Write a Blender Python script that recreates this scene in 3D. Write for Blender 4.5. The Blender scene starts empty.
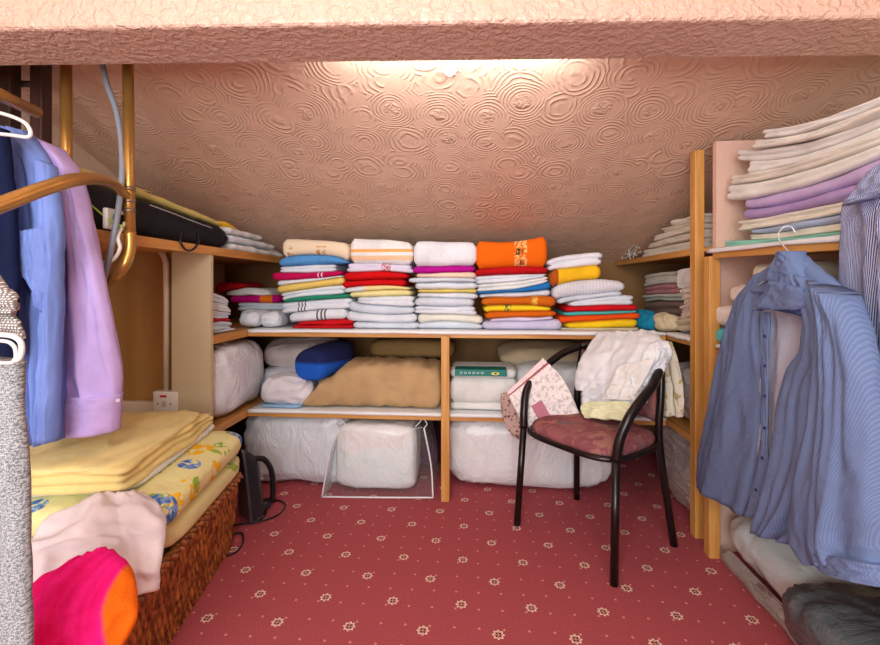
import bpy, math, random
from mathutils import Vector, noise, Matrix

# ---------------------------------------------------------------- camera, light, exposure
SC = bpy.context.scene
COL = SC.collection
F = 440.0; HZ = 286.0; CH = 1.05
PH = math.atan(32 / 440); SN, CS = math.sin(PH), math.cos(PH)
cam_data = bpy.data.cameras.new('camera'); cam_data.sensor_width = 36; cam_data.lens = 18
cam_data.shift_y = (HZ - 322.5) / 880.0 * 1.0
cam_data.clip_start = 0.02
cam = bpy.data.objects.new('camera', cam_data); COL.objects.link(cam)
cam.location = (0, 0, CH); cam.rotation_euler = (math.radians(90), 0, PH)
SC.camera = cam
SC.view_settings.view_transform = 'Standard'; SC.view_settings.look = 'None'
SC.view_settings.gamma = 1; SC.view_settings.use_curve_mapping = False
SC.view_settings.exposure = 0.22
wd = bpy.data.worlds.new('world'); SC.world = wd; wd.use_nodes = True
wd.node_tree.nodes['Background'].inputs[0].default_value = (0.8, 0.85, 1, 1)
wd.node_tree.nodes['Background'].inputs[1].default_value = 0.3


def light(name, kind, loc, energy, color=(1, 1, 1), size=0.1, size_y=None, rot=(0, 0, 0)):
    l = bpy.data.lights.new(name, kind); l.energy = energy; l.color = color
    if kind == 'AREA':
        l.size = size
        if size_y: l.shape = 'RECTANGLE'; l.size_y = size_y
    else:
        l.shadow_soft_size = size
    o = bpy.data.objects.new(name, l); COL.objects.link(o); o.location = loc; o.rotation_euler = rot
    return o


light('fill_light_rear', 'AREA', (-0.35, -1.35, 1.3), 62, (0.86, 0.95, 1.0), 1.6, 1.3, (math.radians(90), 0, 0))  # soft cool fill added behind the camera; no window is modelled there
light('ceiling_light_front', 'POINT', (-0.25, -0.1, 1.85), 17, (1, 0.99, 0.97), 0.12)
light('ceiling_light_eaves', 'AREA', (-0.05, 1.345, 1.755), 3.4, (0.95, 0.98, 1.0), 0.8, 0.06, (math.radians(100), 0, math.radians(3)))


# ---------------------------------------------------------------- pixel to place
def ray(px, py):
    u = (px - 440) / F; v = (HZ - py) / F
    return Vector((-SN + u * CS, CS + u * SN, v))
EYE = Vector((0, 0, CH))
def onY(px, py, Y): r = ray(px, py); return EYE + r * (Y / r.y)
def onX(px, py, X): r = ray(px, py); return EYE + r * (X / r.x)
def onZ(px, py, Z): r = ray(px, py); return EYE + r * ((Z - CH) / r.z)
def atD(px, py, d): return EYE + ray(px, py) * d
def onP(px, py, P, N):
    r = ray(px, py); P = Vector(P); N = Vector(N)
    return EYE + r * ((P - EYE).dot(N) / r.dot(N))


# ---------------------------------------------------------------- materials
def lin(c):
    def f(x):
        x /= 255.0
        return x / 12.92 if x <= 0.04045 else ((x + 0.055) / 1.055) ** 2.4
    return (f(c[0]), f(c[1]), f(c[2]), 1.0)


class NT:
    def __init__(s, name):
        s.m = bpy.data.materials.new(name); s.m.use_nodes = True
        s.t = s.m.node_tree; s.b = s.t.nodes['Principled BSDF']; s.out = s.t.nodes['Material Output']
    def n(s, typ, **kw):
        nd = s.t.nodes.new(typ)
        for k, v in kw.items(): setattr(nd, k, v)
        return nd
    def link(s, a, b): s.t.links.new(a, b)
    def put(s, sock, v):
        if isinstance(v, (int, float, tuple, list)): sock.default_value = v
        else: s.link(v, sock)
    def math(s, op, a, b=None, c=None, clamp=False):
        nd = s.n('ShaderNodeMath', operation=op); nd.use_clamp = clamp
        s.put(nd.inputs[0], a)
        if b is not None: s.put(nd.inputs[1], b)
        if c is not None: s.put(nd.inputs[2], c)
        return nd.outputs[0]
    def mix(s, f, a, b):
        nd = s.n('ShaderNodeMix', data_type='RGBA')
        s.put(nd.inputs[0], f); s.put(nd.inputs[6], a); s.put(nd.inputs[7], b)
        return nd.outputs[2]
    def coord(s, which='Object', scale=None, rot=None):
        tc = s.n('ShaderNodeTexCoord'); o = tc.outputs[which]
        if scale is not None or rot is not None:
            mp = s.n('ShaderNodeMapping'); s.link(o, mp.inputs[0])
            if scale is not None: mp.inputs['Scale'].default_value = scale
            if rot is not None: mp.inputs['Rotation'].default_value = rot
            o = mp.outputs[0]
        return o
    def noise(s, vec, scale, detail=3, rough=0.55, dist=0.0):
        nd = s.n('ShaderNodeTexNoise'); s.link(vec, nd.inputs['Vector'])
        nd.inputs['Scale'].default_value = scale; nd.inputs['Detail'].default_value = detail
        nd.inputs['Roughness'].default_value = rough; nd.inputs['Distortion'].default_value = dist
        return nd.outputs['Fac']
    def voro(s, vec, scale, feature='F1', rnd=1.0):
        nd = s.n('ShaderNodeTexVoronoi', feature=feature); s.link(vec, nd.inputs['Vector'])
        nd.inputs['Scale'].default_value = scale; nd.inputs['Randomness'].default_value = rnd
        return nd
    def sep(s, vec):
        nd = s.n('ShaderNodeSeparateXYZ'); s.link(vec, nd.inputs[0]); return nd.outputs
    def comb(s, x, y, z=0.0):
        nd = s.n('ShaderNodeCombineXYZ'); s.put(nd.inputs[0], x); s.put(nd.inputs[1], y); s.put(nd.inputs[2], z)
        return nd.outputs[0]
    def step(s, v, lo, hi):
        nd = s.n('ShaderNodeMapRange'); nd.interpolation_type = 'SMOOTHSTEP'; s.put(nd.inputs[0], v)
        nd.inputs[1].default_value = lo; nd.inputs[2].default_value = hi
        return nd.outputs[0]
    def band(s, v, a, b):
        return s.math('MULTIPLY', s.math('GREATER_THAN', v, a), s.math('LESS_THAN', v, b))
    def bump(s, h, strength, dist, prev=None):
        nd = s.n('ShaderNodeBump'); nd.inputs['Strength'].default_value = strength
        nd.inputs['Distance'].default_value = dist; s.link(h, nd.inputs['Height'])
        if prev is not None: s.link(prev, nd.inputs['Normal'])
        s.link(nd.outputs[0], s.b.inputs['Normal']); return nd.outputs[0]
    def color(s, c): s.put(s.b.inputs['Base Color'], c)
    def rough(s, r): s.put(s.b.inputs['Roughness'], r)


_MC = {}
def cloth(col, terry=True, bands=(), axis='X', fleck=None, name='cloth', var=0.06):
    """bands: (lo, hi, colour) along an object axis in metres."""
    key = (col, terry, tuple(bands), axis, fleck)
    if key in _MC: return _MC[key]
    k = NT(name); oc = k.coord()
    n1 = k.noise(oc, 9, 3)
    c0 = lin(col); dark = tuple(x * (1 - 2.2 * var) for x in c0[:3]) + (1,)
    cc = k.mix(k.step(n1, 0.35, 0.65), dark, c0)
    if bands:
        ax = k.sep(oc)['XYZ'.index(axis)]
        for lo, hi, bc in bands: cc = k.mix(k.band(ax, lo, hi), cc, lin(bc))
    if fleck:
        v = k.voro(oc, fleck[1]); cc = k.mix(k.math('LESS_THAN', v.outputs['Distance'], 0.32), cc, lin(fleck[0]))
    k.color(cc); k.rough(0.93)
    k.b.inputs['Specular IOR Level'].default_value = 0.15
    try:
        k.b.inputs['Sheen Weight'].default_value = 0.12
        k.b.inputs['Sheen Tint'].default_value = c0
    except Exception: pass
    b1 = k.bump(k.noise(oc, 38, 4, 0.6), 0.35, 0.006)
    if terry: k.bump(k.noise(oc, 420, 2), 0.5, 0.0025, b1)
    else: k.bump(k.noise(oc, 700, 1), 0.2, 0.001, b1)
    _MC[key] = k.m
    return k.m


def plain(name, col, rough=0.5, metal=0.0, bump=None, spec=0.5, var=0.0):
    k = NT(name)
    if var:
        k.color(k.mix(k.noise(k.coord(), 6, 4), tuple(x * (1 - var) for x in lin(col)[:3]) + (1,), lin(col)))
    else: k.color(lin(col))
    k.rough(rough); k.b.inputs['Metallic'].default_value = metal
    k.b.inputs['Specular IOR Level'].default_value = spec
    if bump: k.bump(k.noise(k.coord(), bump[0], 3), bump[1], bump[2])
    return k.m


def wood(name, a, b, axis='Y', scale=1.0, rough=0.5):
    k = NT(name)
    sc = {'X': (0.6, 9, 9), 'Y': (9, 0.6, 9), 'Z': (9, 9, 0.6)}[axis]
    v = k.coord('Object', tuple(x * scale for x in sc))
    n = k.noise(v, 3.2, 6, 0.6, 0.8)
    c = k.mix(k.step(n, 0.3, 0.7), lin(a), lin(b))
    kn = k.voro(k.coord('Object', tuple(x * 0.35 * scale for x in sc)), 2.0)
    c = k.mix(k.math('LESS_THAN', kn.outputs['Distance'], 0.055), c, tuple(x * 0.45 for x in lin(b)[:3]) + (1,))
    k.color(c); k.rough(rough); k.bump(n, 0.15, 0.002)
    return k.m


# painted anaglypta with swirled rosettes
def swirl_paint(name, col, scale=6.0, strength=0.55):
    k = NT(name); oc = k.coord()
    wob = k.n('ShaderNodeVectorMath', operation='ADD')
    nz = k.n('ShaderNodeTexNoise'); k.link(oc, nz.inputs['Vector']); nz.inputs['Scale'].default_value = 5
    sub = k.n('ShaderNodeVectorMath', operation='SCALE'); k.link(nz.outputs['Color'], sub.inputs[0]); sub.inputs['Scale'].default_value = 0.035
    k.link(oc, wob.inputs[0]); k.link(sub.outputs[0], wob.inputs[1])
    vv = k.voro(wob.outputs[0], scale, 'F1', 0.55)
    d = vv.outputs['Distance']
    ring = k.math('SINE', k.math('MULTIPLY', k.math('ADD', d, k.math('MULTIPLY', k.noise(oc, 9, 2), 0.12)), 80.0))
    ring = k.math('POWER', k.math('MULTIPLY_ADD', ring, 0.5, 0.5), 2.6)
    brk = k.step(k.noise(oc, 13, 2), 0.36, 0.56)
    mid = k.math('MULTIPLY', k.step(d, 0.2, 0.28), k.math('MULTIPLY', ring, brk))
    core = k.math('SUBTRACT', 1.0, k.step(d, 0.14, 0.24))
    lump = k.step(k.noise(oc, 34, 2, 0.5, 1.8), 0.40, 0.62)
    h = k.math('ADD', mid, k.math('MULTIPLY', core, k.math('MULTIPLY', lump, 1.7)))
    h = k.math('ADD', h, k.math('MULTIPLY', k.noise(oc, 120, 2), 0.25))
    k.color(k.mix(k.noise(oc, 1.6, 3), lin(col), tuple(min(1, x * 1.05) for x in lin(col)[:3]) + (1,)))
    k.rough(0.30); k.b.inputs['Specular IOR Level'].default_value = 0.6
    k.bump(h, strength, 0.006)
    return k.m


def pebble_paint(name, col, scale=70, strength=0.6, dist=0.005, rough=0.42):
    k = NT(name); oc = k.coord()
    n = k.noise(oc, scale, 3, 0.5, 0.6); n2 = k.noise(oc, scale * 0.35, 2)
    k.color(lin(col)); k.rough(rough)
    k.bump(k.math('ADD', k.step(n, 0.35, 0.7), n2), strength, dist)
    return k.m


def carpet_mat():
    k = NT('carpet'); oc = k.coord('Object')
    s = k.sep(oc); A = 0.2285; B = 0.2375; ox, oy = -0.492, 1.690
    gx = k.math('DIVIDE', k.math('SUBTRACT', s[0], ox), A); gy = k.math('DIVIDE', k.math('SUBTRACT', s[1], oy), B)
    def cell(a, b, off):
        x = k.math('SUBTRACT', k.math('FRACT', k.math('ADD', a, 0.5 + off)), 0.5)
        y = k.math('SUBTRACT', k.math('FRACT', k.math('ADD', b, 0.5 + off)), 0.5)
        return k.math('MULTIPLY', x, A), k.math('MULTIPLY', y, B)
    base = lin((190, 94, 100)); dk = lin((160, 70, 78))
    c = k.mix(k.step(k.noise(oc, 260, 3), 0.35, 0.65), dk, base)
    c = k.mix(k.math('MULTIPLY', k.noise(oc, 2.2, 4), 0.35), c, lin((172, 84, 88)))
    for off in (0.0, 0.5):
        x, y = cell(gx, gy, off)
        r = k.math('SQRT', k.math('ADD', k.math('MULTIPLY', x, x), k.math('MULTIPLY', y, y)))
        th = k.math('ARCTAN2', y, x)
        pet = k.math('MULTIPLY_ADD', k.math('COSINE', k.math('MULTIPLY', th, 8.0)), 0.16, 1.0)
        rr = k.math('DIVIDE', r, pet)
        c = k.mix(k.band(rr, 0.0105, 0.0172), c, lin((240, 208, 190)))
        c = k.mix(k.math('LESS_THAN', rr, 0.0108), c, lin((110, 30, 38)))
        spoke = k.math('GREATER_THAN', k.math('COSINE', k.math('MULTIPLY', th, 4.0)), 0.55)
        c = k.mix(k.math('MULTIPLY', spoke, k.band(r, 0.0045, 0.0095)), c, lin((226, 160, 146)))
        c = k.mix(k.math('LESS_THAN', r, 0.0035), c, lin((222, 170, 150)))
    # small pin dots between the sprigs
    px = k.math('MULTIPLY', gx, 3.0); py = k.math('MULTIPLY', gy, 3.0)
    for off in (0.25,):
        x = k.math('SUBTRACT', k.math('FRACT', k.math('ADD', px, 0.75)), 0.5)
        y = k.math('SUBTRACT', k.math('FRACT', k.math('ADD', py, 0.75)), 0.5)
        r = k.math('SQRT', k.math('ADD', k.math('MULTIPLY', x, x), k.math('MULTIPLY', y, y)))
        c = k.mix(k.math('MULTIPLY', k.math('LESS_THAN', r, 0.055), 0.8), c, lin((232, 160, 148)))
    k.color(c); k.rough(0.97); k.b.inputs['Specular IOR Level'].default_value = 0.1
    k.bump(k.noise(oc, 500, 2), 0.5, 0.003)
    return k.m


def check_mat(name, base, stripe, light_c, freq, fill=0.5, weft=True, lo=0.0):
    """fine woven check / stripe in the cloth's own UV (metres)."""
    k = NT(name); uv = k.coord('UV'); s = k.sep(uv)
    a = k.math('SINE', k.math('MULTIPLY', s[0], freq)); fa = k.step(a, -0.3, 0.3)
    c = k.mix(fa, lin(light_c), lin(stripe))
    if weft:
        b = k.step(k.math('SINE', k.math('MULTIPLY', s[1], freq)), -0.3, 0.3)
        c = k.mix(k.math('MULTIPLY', b, fill), c, lin(stripe))
    c = k.mix(lo, c, lin(base))
    k.color(c); k.rough(0.85); k.b.inputs['Specular IOR Level'].default_value = 0.2
    k.bump(k.noise(uv, 30, 4), 0.5, 0.01)
    return k.m


def floral(name, base, cols, scale=9):
    k = NT(name); oc = k.coord()
    c = lin(base)
    for i, (cc, thr, off) in enumerate(cols):
        mp = k.n('ShaderNodeMapping'); k.link(oc, mp.inputs[0]); mp.inputs['Location'].default_value = (off, off * 0.7, off * 1.3)
        n = k.noise(mp.outputs[0], scale, 3, 0.6, 0.6)
        c = k.mix(k.step(n, thr, thr + 0.02), c, lin(cc))
    k.color(c); k.rough(0.9); k.b.inputs['Specular IOR Level'].default_value = 0.15
    k.bump(k.noise(oc, 30, 4), 0.4, 0.008)
    return k.m


def clear_plastic(name, amt=0.25, col=(235, 238, 240), wr=14):
    k = NT(name); oc = k.coord()
    tr = k.n('ShaderNodeBsdfTransparent'); tr.inputs[0].default_value = (0.96, 0.97, 0.97, 1)
    k.color(lin(col)); k.rough(0.16); k.b.inputs['Specular IOR Level'].default_value = 0.7
    k.bump(k.noise(oc, wr, 4, 0.6, 1.0), 0.8, 0.03)
    mx = k.n('ShaderNodeMixShader')
    fr = k.n('ShaderNodeFresnel'); fr.inputs['IOR'].default_value = 1.35
    k.link(k.math('MULTIPLY_ADD', fr.outputs[0], 0.8, amt, clamp=True), mx.inputs[0])
    k.link(tr.outputs[0], mx.inputs[1]); k.link(k.b.outputs[0], mx.inputs[2]); k.link(mx.outputs[0], k.out.inputs[0])
    return k.m


def shiny_bag(name, col, rough=0.25, scale=(7, 16, 4), strength=0.7):
    k = NT(name); oc = k.coord('Object', scale)
    k.color(k.mix(k.noise(k.coord(), 5, 3), lin(col), tuple(x * 0.9 for x in lin(col)[:3]) + (1,)))
    k.rough(rough); k.b.inputs['Coat Weight'].default_value = 0.4; k.b.inputs['Coat Roughness'].default_value = 0.15
    n = k.noise(oc, 1.6, 5, 0.6, 1.4)
    k.bump(n, strength, 0.03)
    return k.m


def wicker_mat():
    k = NT('wicker'); s = k.coord('Object', (90, 90, 16))
    n = k.noise(s, 1.0, 4)
    k.color(k.mix(k.step(n, 0.3, 0.7), lin((92, 46, 18)), lin((204, 132, 66))))
    k.rough(0.45); k.bump(n, 0.3, 0.003)
    return k.m


# ---------------------------------------------------------------- object helpers
def tag(o, label=None, cat=None, group=None, kind=None):
    if label: o['label'] = label
    if cat: o['category'] = cat
    if group: o['group'] = group
    if kind: o['kind'] = kind
    return o


def empty(name, loc, label, cat, group=None):
    o = bpy.data.objects.new(name, None); COL.objects.link(o); o.location = loc
    o.empty_display_size = 0.05
    return tag(o, label, cat, group)


def mesh_obj(name, verts, faces, mat, parent=None, origin=None, smooth=True, uvs=None):
    if parent is not None:
        org = Vector((0, 0, 0)); q = parent
        while q is not None: org = org + q.location; q = q.parent
    elif origin is not None: org = Vector(origin)
    else: org = Vector((0, 0, 0))
    me = bpy.data.meshes.new(name)
    me.from_pydata([tuple(Vector(v) - org) for v in verts], [], faces)
    if uvs:
        ul = me.uv_layers.new(name='UVMap')
        for lp in me.loops: ul.data[lp.index].uv = uvs[lp.vertex_index]
    if smooth: me.polygons.foreach_set('use_smooth', [True] * len(me.polygons))
    for m in (mat if isinstance(mat, (list, tuple)) else [mat]): me.materials.append(m)
    me.validate(); me.update()
    o = bpy.data.objects.new(name, me); COL.objects.link(o)
    if parent is None: o.location = org
    else:
        o.parent = parent
        if parent.type == 'MESH': o.location = (0, 0, 0)
    return o


class MB:
    def __init__(s): s.v = []; s.f = []
    def add(s, v, f):
        n = len(s.v); s.v += [Vector(p) for p in v]; s.f += [tuple(i + n for i in q) for q in f]; return s
    def box(s, a, b):
        x0, y0, z0 = [min(p, q) for p, q in zip(a, b)]; x1, y1, z1 = [max(p, q) for p, q in zip(a, b)]
        v = [(x0, y0, z0), (x1, y0, z0), (x1, y1, z0), (x0, y1, z0), (x0, y0, z1), (x1, y0, z1), (x1, y1, z1), (x0, y1, z1)]
        return s.add(v, [(3, 2, 1, 0), (4, 5, 6, 7), (0, 1, 5, 4), (1, 2, 6, 5), (2, 3, 7, 6), (3, 0, 4, 7)])
    def prism(s, pts, d):
        """pts: planar loop, extruded by vector d."""
        n = len(pts); v = [Vector(p) for p in pts] + [Vector(p) + Vector(d) for p in pts]
        return s.add(v, [tuple(range(n))[::-1], tuple(range(n, 2 * n))] + [(i, (i + 1) % n, n + (i + 1) % n, n + i) for i in range(n)])
    def tube(s, pts, r, n=10, closed=False, cap=True):
        pts = [Vector(p) for p in pts]; m = len(pts); rr = r if isinstance(r, (list, tuple)) else [r] * m
        up = Vector((0, 0, 1)); v = []; prev = None
        for i, p in enumerate(pts):
            if closed: t = pts[(i + 1) % m] - pts[i - 1]
            else: t = pts[min(i + 1, m - 1)] - pts[max(i - 1, 0)]
            if t.length < 1e-9: t = Vector((0, 0, 1))
            t.normalize()
            if prev is None:
                a = t.cross(up)
                if a.length < 0.1: a = t.cross(Vector((1, 0, 0)))
            else: a = prev - t * prev.dot(t)
            a.normalize(); prev = a; b = t.cross(a)
            for k in range(n):
                th = 2 * math.pi * k / n; v.append(p + (a * math.cos(th) + b * math.sin(th)) * rr[i])
        f = []
        for i in range(m if closed else m - 1):
            j = (i + 1) % m
            for k in range(n): f.append((i * n + k, i * n + (k + 1) % n, j * n + (k + 1) % n, j * n + k))
        if cap and not closed: f += [tuple(range(n))[::-1], tuple(range((m - 1) * n, m * n))]
        return s.add(v, f)
    def build(s, name, mat, parent=None, origin=None, smooth=False, bevel=0):
        o = mesh_obj(name, s.v, s.f, mat, parent, origin, smooth)
        if bevel:
            md = o.modifiers.new('bevel', 'BEVEL'); md.width = bevel; md.segments = 2; md.limit_method = 'ANGLE'
        return o


def spline(pts, n=8):
    pts = [Vector(p) for p in pts]; out = []
    P = [pts[0] * 2 - pts[1]] + pts + [pts[-1] * 2 - pts[-2]]
    for i in range(1, len(P) - 2):
        for k in range(n):
            t = k / n; a, b, c, d = P[i - 1], P[i], P[i + 1], P[i + 2]
            out.append(0.5 * ((2 * b) + (c - a) * t + (2 * a - 5 * b + 4 * c - d) * t * t + (3 * b - a - 3 * c + d) * t ** 3))
    out.append(pts[-1]); return out


def lerp(a, b, t): return a + (b - a) * t
def q3(v, t):
    """quadratic through v[0], v[1] at .5, v[2]."""
    a, m, b = v
    return a * (2 * t - 1) * (t - 1) + m * 4 * t * (1 - t) + b * t * (2 * t - 1)


def folded(name, L, D, zb, zt, mat, layers=2, seed=0, origin=(0, 0, 0), rot=0.0, wob=0.008, slant=0.0, fan=0.0, ns=None, na=0.0):
    """a folded cloth: local x = 0..L along the shelf edge, local -y faces the viewer, y = 0..D;
    zb / zt are (left, middle, right) heights of its underside and top."""
    rnd = random.Random(seed)
    H = max(0.004, (zt[1] - zb[1])); rc = min(0.03, D * 0.25)
    # plan loop
    loop = []
    nx, ny, nc = 18, 5, 4
    def arc(cx, cy, a0):
        for k in range(nc):
            th = a0 + (k + 0.5) / nc * math.pi / 2
            loop.append((cx + rc * math.cos(th), cy + rc * math.sin(th), math.cos(th), math.sin(th)))
    for k in range(nx): loop.append((lerp(rc, L - rc, k / (nx - 1)), 0, 0, -1))
    arc(L - rc, rc, -math.pi / 2)
    for k in range(ny): loop.append((L, lerp(rc, D - rc, k / (ny - 1)), 1, 0))
    arc(L - rc, D - rc, 0)
    for k in range(nx): loop.append((lerp(L - rc, rc, k / (nx - 1)), D, 0, 1))
    arc(rc, D - rc, math.pi / 2)
    for k in range(ny): loop.append((0, lerp(D - rc, rc, k / (ny - 1)), -1, 0))
    arc(rc, rc, math.pi)
    N = len(loop)
    offs = [(rnd.uniform(-wob, wob), rnd.uniform(0, wob * 1.6), rnd.uniform(0, 99)) for _ in range(layers)]
    per = 5 if H / layers > 0.012 else 4
    v = []; rings = []
    def zz(t, w, x, y):
        t = min(1, max(0, t)); b = q3(zb, t); u = q3(zt, t)
        if ns is not None:
            b += na * noise.noise(Vector((t * 2.6, y * 5, ns * 7.7))); u += na * noise.noise(Vector((t * 2.6, y * 5, (ns + 1) * 7.7)))
            u = max(u, b + .003)
        return b + (u - b) * w
    for l in range(layers):
        for k in range(per + 1):
            a = k / per
            if l and k == 0: continue
            w = (l + a) / layers
            e = abs(2 * a - 1); ins = (1 - math.sqrt(max(0, 1 - e ** 2.2))) * min(H / layers * 0.62, 0.02)
            ox, oy, ph = offs[l]
            ring = []
            for (x, y, nx_, ny_) in loop:
                nn = noise.noise(Vector((x * 9, y * 9, ph))) * wob * 1.3
                fanx = fan * (w - 0.5) * (1 if nx_ > 0.3 else 0)
                X = x - nx_ * (ins - nn) + ox * (1 if nx_ > 0 else -0.6) * abs(nx_) + fanx; Y = y - ny_ * (ins - nn) + oy
                Z = zz(x / L, w, x, y) + slant * y + noise.noise(Vector((x * 7, ph, y * 5))) * min(0.002, H * 0.06) * (1 if 0 < w < 1 else 0)
                ring.append(len(v)); v.append((X, Y, Z))
            rings.append(ring)
    f = []
    for a, b in zip(rings, rings[1:]):
        for i in range(N): f.append((a[i], a[(i + 1) % N], b[(i + 1) % N], b[i]))
    cx, cy = L / 2, D / 2
    for base, w, top in ((rings[-1], 1, True), (rings[0], 0, False)):
        prev = base
        for s in (0.93, 0.72, 0.4):
            ring = []
            for i in range(N):
                bx, by, bz = v[base[i]]; X = cx + (bx - cx) * s; Y = cy + (by - cy) * s
                Z = zz(X / L, w, X, Y) + slant * Y + (0.0012 if top else -0.0002)
                ring.append(len(v)); v.append((X, Y, Z))
            for i in range(N):
                q = (prev[i], prev[(i + 1) % N], ring[(i + 1) % N], ring[i]); f.append(q if top else q[::-1])
            prev = ring
        c = len(v); v.append((cx, cy, zz(0.5, w, cx, cy) + slant * cy))
        for i in range(N):
            q = (prev[i], prev[(i + 1) % N], c); f.append(q if top else q[::-1])
    o = mesh_obj(name, v, f, mat)
    o.location = origin; o.rotation_euler = (0, 0, rot)
    return o


def soft(name, c, dims, mat, parent=None, e1=0.35, e2=0.3, wr=0.012, wf=5.0, seed=0, rotz=0.0, tilt=(0, 0), sag=0.0, stretch=(1, 1, 1), flat=True, origin=None, nu=72, nv=36, pinch=0.0):
    """pillow, duvet or stuffed bag: a rounded block with creases. c = centre of its underside."""
    a, b, h = dims[0] / 2, dims[1] / 2, dims[2] / 2
    v = []; f = []
    def p(x, e): return math.copysign(abs(x) ** e, x)
    R = Matrix.Rotation(rotz, 3, 'Z') @ Matrix.Rotation(tilt[0], 3, 'X') @ Matrix.Rotation(tilt[1], 3, 'Y')
    for j in range(nv + 1):
        ph = -math.pi / 2 + math.pi * j / nv
        for i in range(nu):
            th = 2 * math.pi * i / nu
            x = a * p(math.cos(ph), e1) * p(math.cos(th), e2); y = b * p(math.cos(ph), e1) * p(math.sin(th), e2); z = h * p(math.sin(ph), e1)
            if pinch:
                k = 1 - pinch * (abs(x / a) ** 3 * abs(y / b) ** 0 * 0.5 + abs(x / a) ** 6 * 0.5); z *= k
            q = Vector((x / max(stretch[0], .01), y / stretch[1], z / stretch[2])) * wf + Vector((seed * 3.1, seed * 1.7, seed))
            n1 = noise.noise(q); n2 = 1 - 2 * abs(noise.noise(q * 2.3))
            d = wr * (0.8 * n1 + 0.55 * n2 - 0.35)
            nrm = Vector((x / a, y / b, z / h)); nrm.normalize()
            P = Vector((x, y, z)) + nrm * d
            if sag: P.z -= sag * (1 - (x / a) ** 2) * (1 if z > 0 else 0)
            P = R @ P; P.z += h
            if flat and P.z < 0.0: P.z *= 0.1
            v.append(Vector(c) + P)
    for j in range(nv):
        for i in range(nu):
            f.append((j * nu + i, j * nu + (i + 1) % nu, (j + 1) * nu + (i + 1) % nu, (j + 1) * nu + i))
    return mesh_obj(name, v, f, mat, parent, origin if origin is not None else (c if parent is None else None))


def drape(rows, mat, name, parent=None, th=0.004, full=0.0, folds=3.0, amp=0.01, nu=40, nv=44, seed=0, out=None, flare=1.0, closed_row=True, origin=None, skew=0.0, hemw=0.0, top_amp=0.15, crease=0.004, ropes=(), pexp=2.5):
    """hanging or draped cloth between left and right edge rows (world points, top to bottom).
    th = sheet thickness, full = how fat it is in the middle (a tube when large)."""
    Ls = spline([r[0] for r in rows], 8); Rs = spline([r[1] for r in rows], 8); M = len(Ls)
    def at(S, t):
        x = t * (M - 1); i = min(int(x), M - 2); return S[i].lerp(S[i + 1], x - i)
    front = []; back = []; uv = []
    rnd = random.Random(seed); ph0 = rnd.uniform(0, 6)
    vlen = 0; pm = None
    for j in range(nv + 1):
        t = j / nv; a = at(Ls, t); b = at(Rs, t); a2 = at(Ls, min(1, t + .02)); b2 = at(Rs, min(1, t + .02)); a1 = at(Ls, max(0, t - .02)); b1 = at(Rs, max(0, t - .02))
        mid = (a + b) / 2
        if pm is not None: vlen += (mid - pm).length
        pm = mid; wid = (b - a).length
        dn = (a2 + b2 - a1 - b1); ac = b - a
        nrm = ac.cross(dn) * -1
        if nrm.length < 1e-9: nrm = Vector((0, -1, 0))
        nrm.normalize()
        if out is not None and nrm.dot(Vector(out)) < 0: nrm = -nrm
        for i in range(nu + 1):
            u = i / nu
            P = a.lerp(b, u)
            w = lerp(top_amp, 1, t) * min(1, 4 * u + .25) * min(1, 4 * (1 - u) + .25)
            d = amp * w * math.sin(2 * math.pi * folds * (u + skew * t) + ph0 + 1.3 * math.sin(3 * t + ph0) + 1.5 * noise.noise(Vector((u * 2, t * 2, seed))))
            d += crease * (1 - 3 * abs(noise.noise(Vector((u * 5 + seed, t * 7, ph0)))))
            for (uc, uw, ra, us) in ropes:
                g = (u - uc - us * t) / uw; d += ra * math.exp(-g * g) * lerp(0.3, 1, t)
            pr = max(0.0, 1 - abs(2 * u - 1) ** pexp) ** (1 / 2.0)
            hw = math.sin(math.pi * u * 3 + ph0) * hemw * max(0, (t - .85) / .15)
            base = P + Vector((0, 0, hw)) + nrm * (d)
            front.append(base + nrm * (th / 2 + full / 2 * pr)); back.append(base - nrm * (th / 2 + full / 2 * pr))
            uv.append((u * wid, vlen))
    v = front + back; K = len(front); f = []; W = nu + 1
    for j in range(nv):
        for i in range(nu):
            a = j * W + i; f.append((a, a + W, a + W + 1, a + 1)); f.append((K + a, K + a + 1, K + a + W + 1, K + a + W))
    for j in range(nv):
        a = j * W; f.append((a, K + a, K + a + W, a + W)); a += nu; f.append((a, a + W, K + a + W, K + a))
    for i in range(nu):
        f.append((i, i + 1, K + i + 1, K + i)); a = nv * W + i; f.append((a, K + a, K + a + 1, a + 1))
    return mesh_obj(name, v, f, mat, parent, origin, uvs=uv + uv)

# ================================================================ room shell
XL, XR, YB, YF = -1.73, 1.45, 2.97, -1.5
def ceil_z(y): return 1.625 + 0.397 * (1.93 - y)
M_CEIL = swirl_paint('peach_swirl_paint', (222, 184, 158), 6.0, 0.55)
M_WALL = pebble_paint('peach_wall_paint', (226, 198, 176), 55, 0.5, 0.004)
M_BEAM = pebble_paint('peach_pebble_paint', (218, 182, 162), 50, 0.7, 0.006, 0.3)
M_PINE = wood('pine', (214, 158, 84), (186, 122, 54), 'Y')
M_PINEZ = wood('pine_upright', (220, 166, 90), (196, 134, 62), 'Z')
M_PINEX = wood('pine_cross', (214, 158, 84), (186, 122, 54), 'X')
M_BOARD = plain('raw_chipboard', (206, 186, 148), 0.7, bump=(120, 0.2, 0.002), var=0.12)
M_HARD = plain('brown_hardboard', (164, 118, 52), 0.6, bump=(90, 0.2, 0.002), var=0.15)
M_LINER = plain('white_liner', (236, 238, 240), 0.5, var=0.03)
M_WHITE = plain('white_plastic', (232, 228, 216), 0.35)
M_CREAMP = plain('cream_plastic', (214, 196, 166), 0.4)

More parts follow.
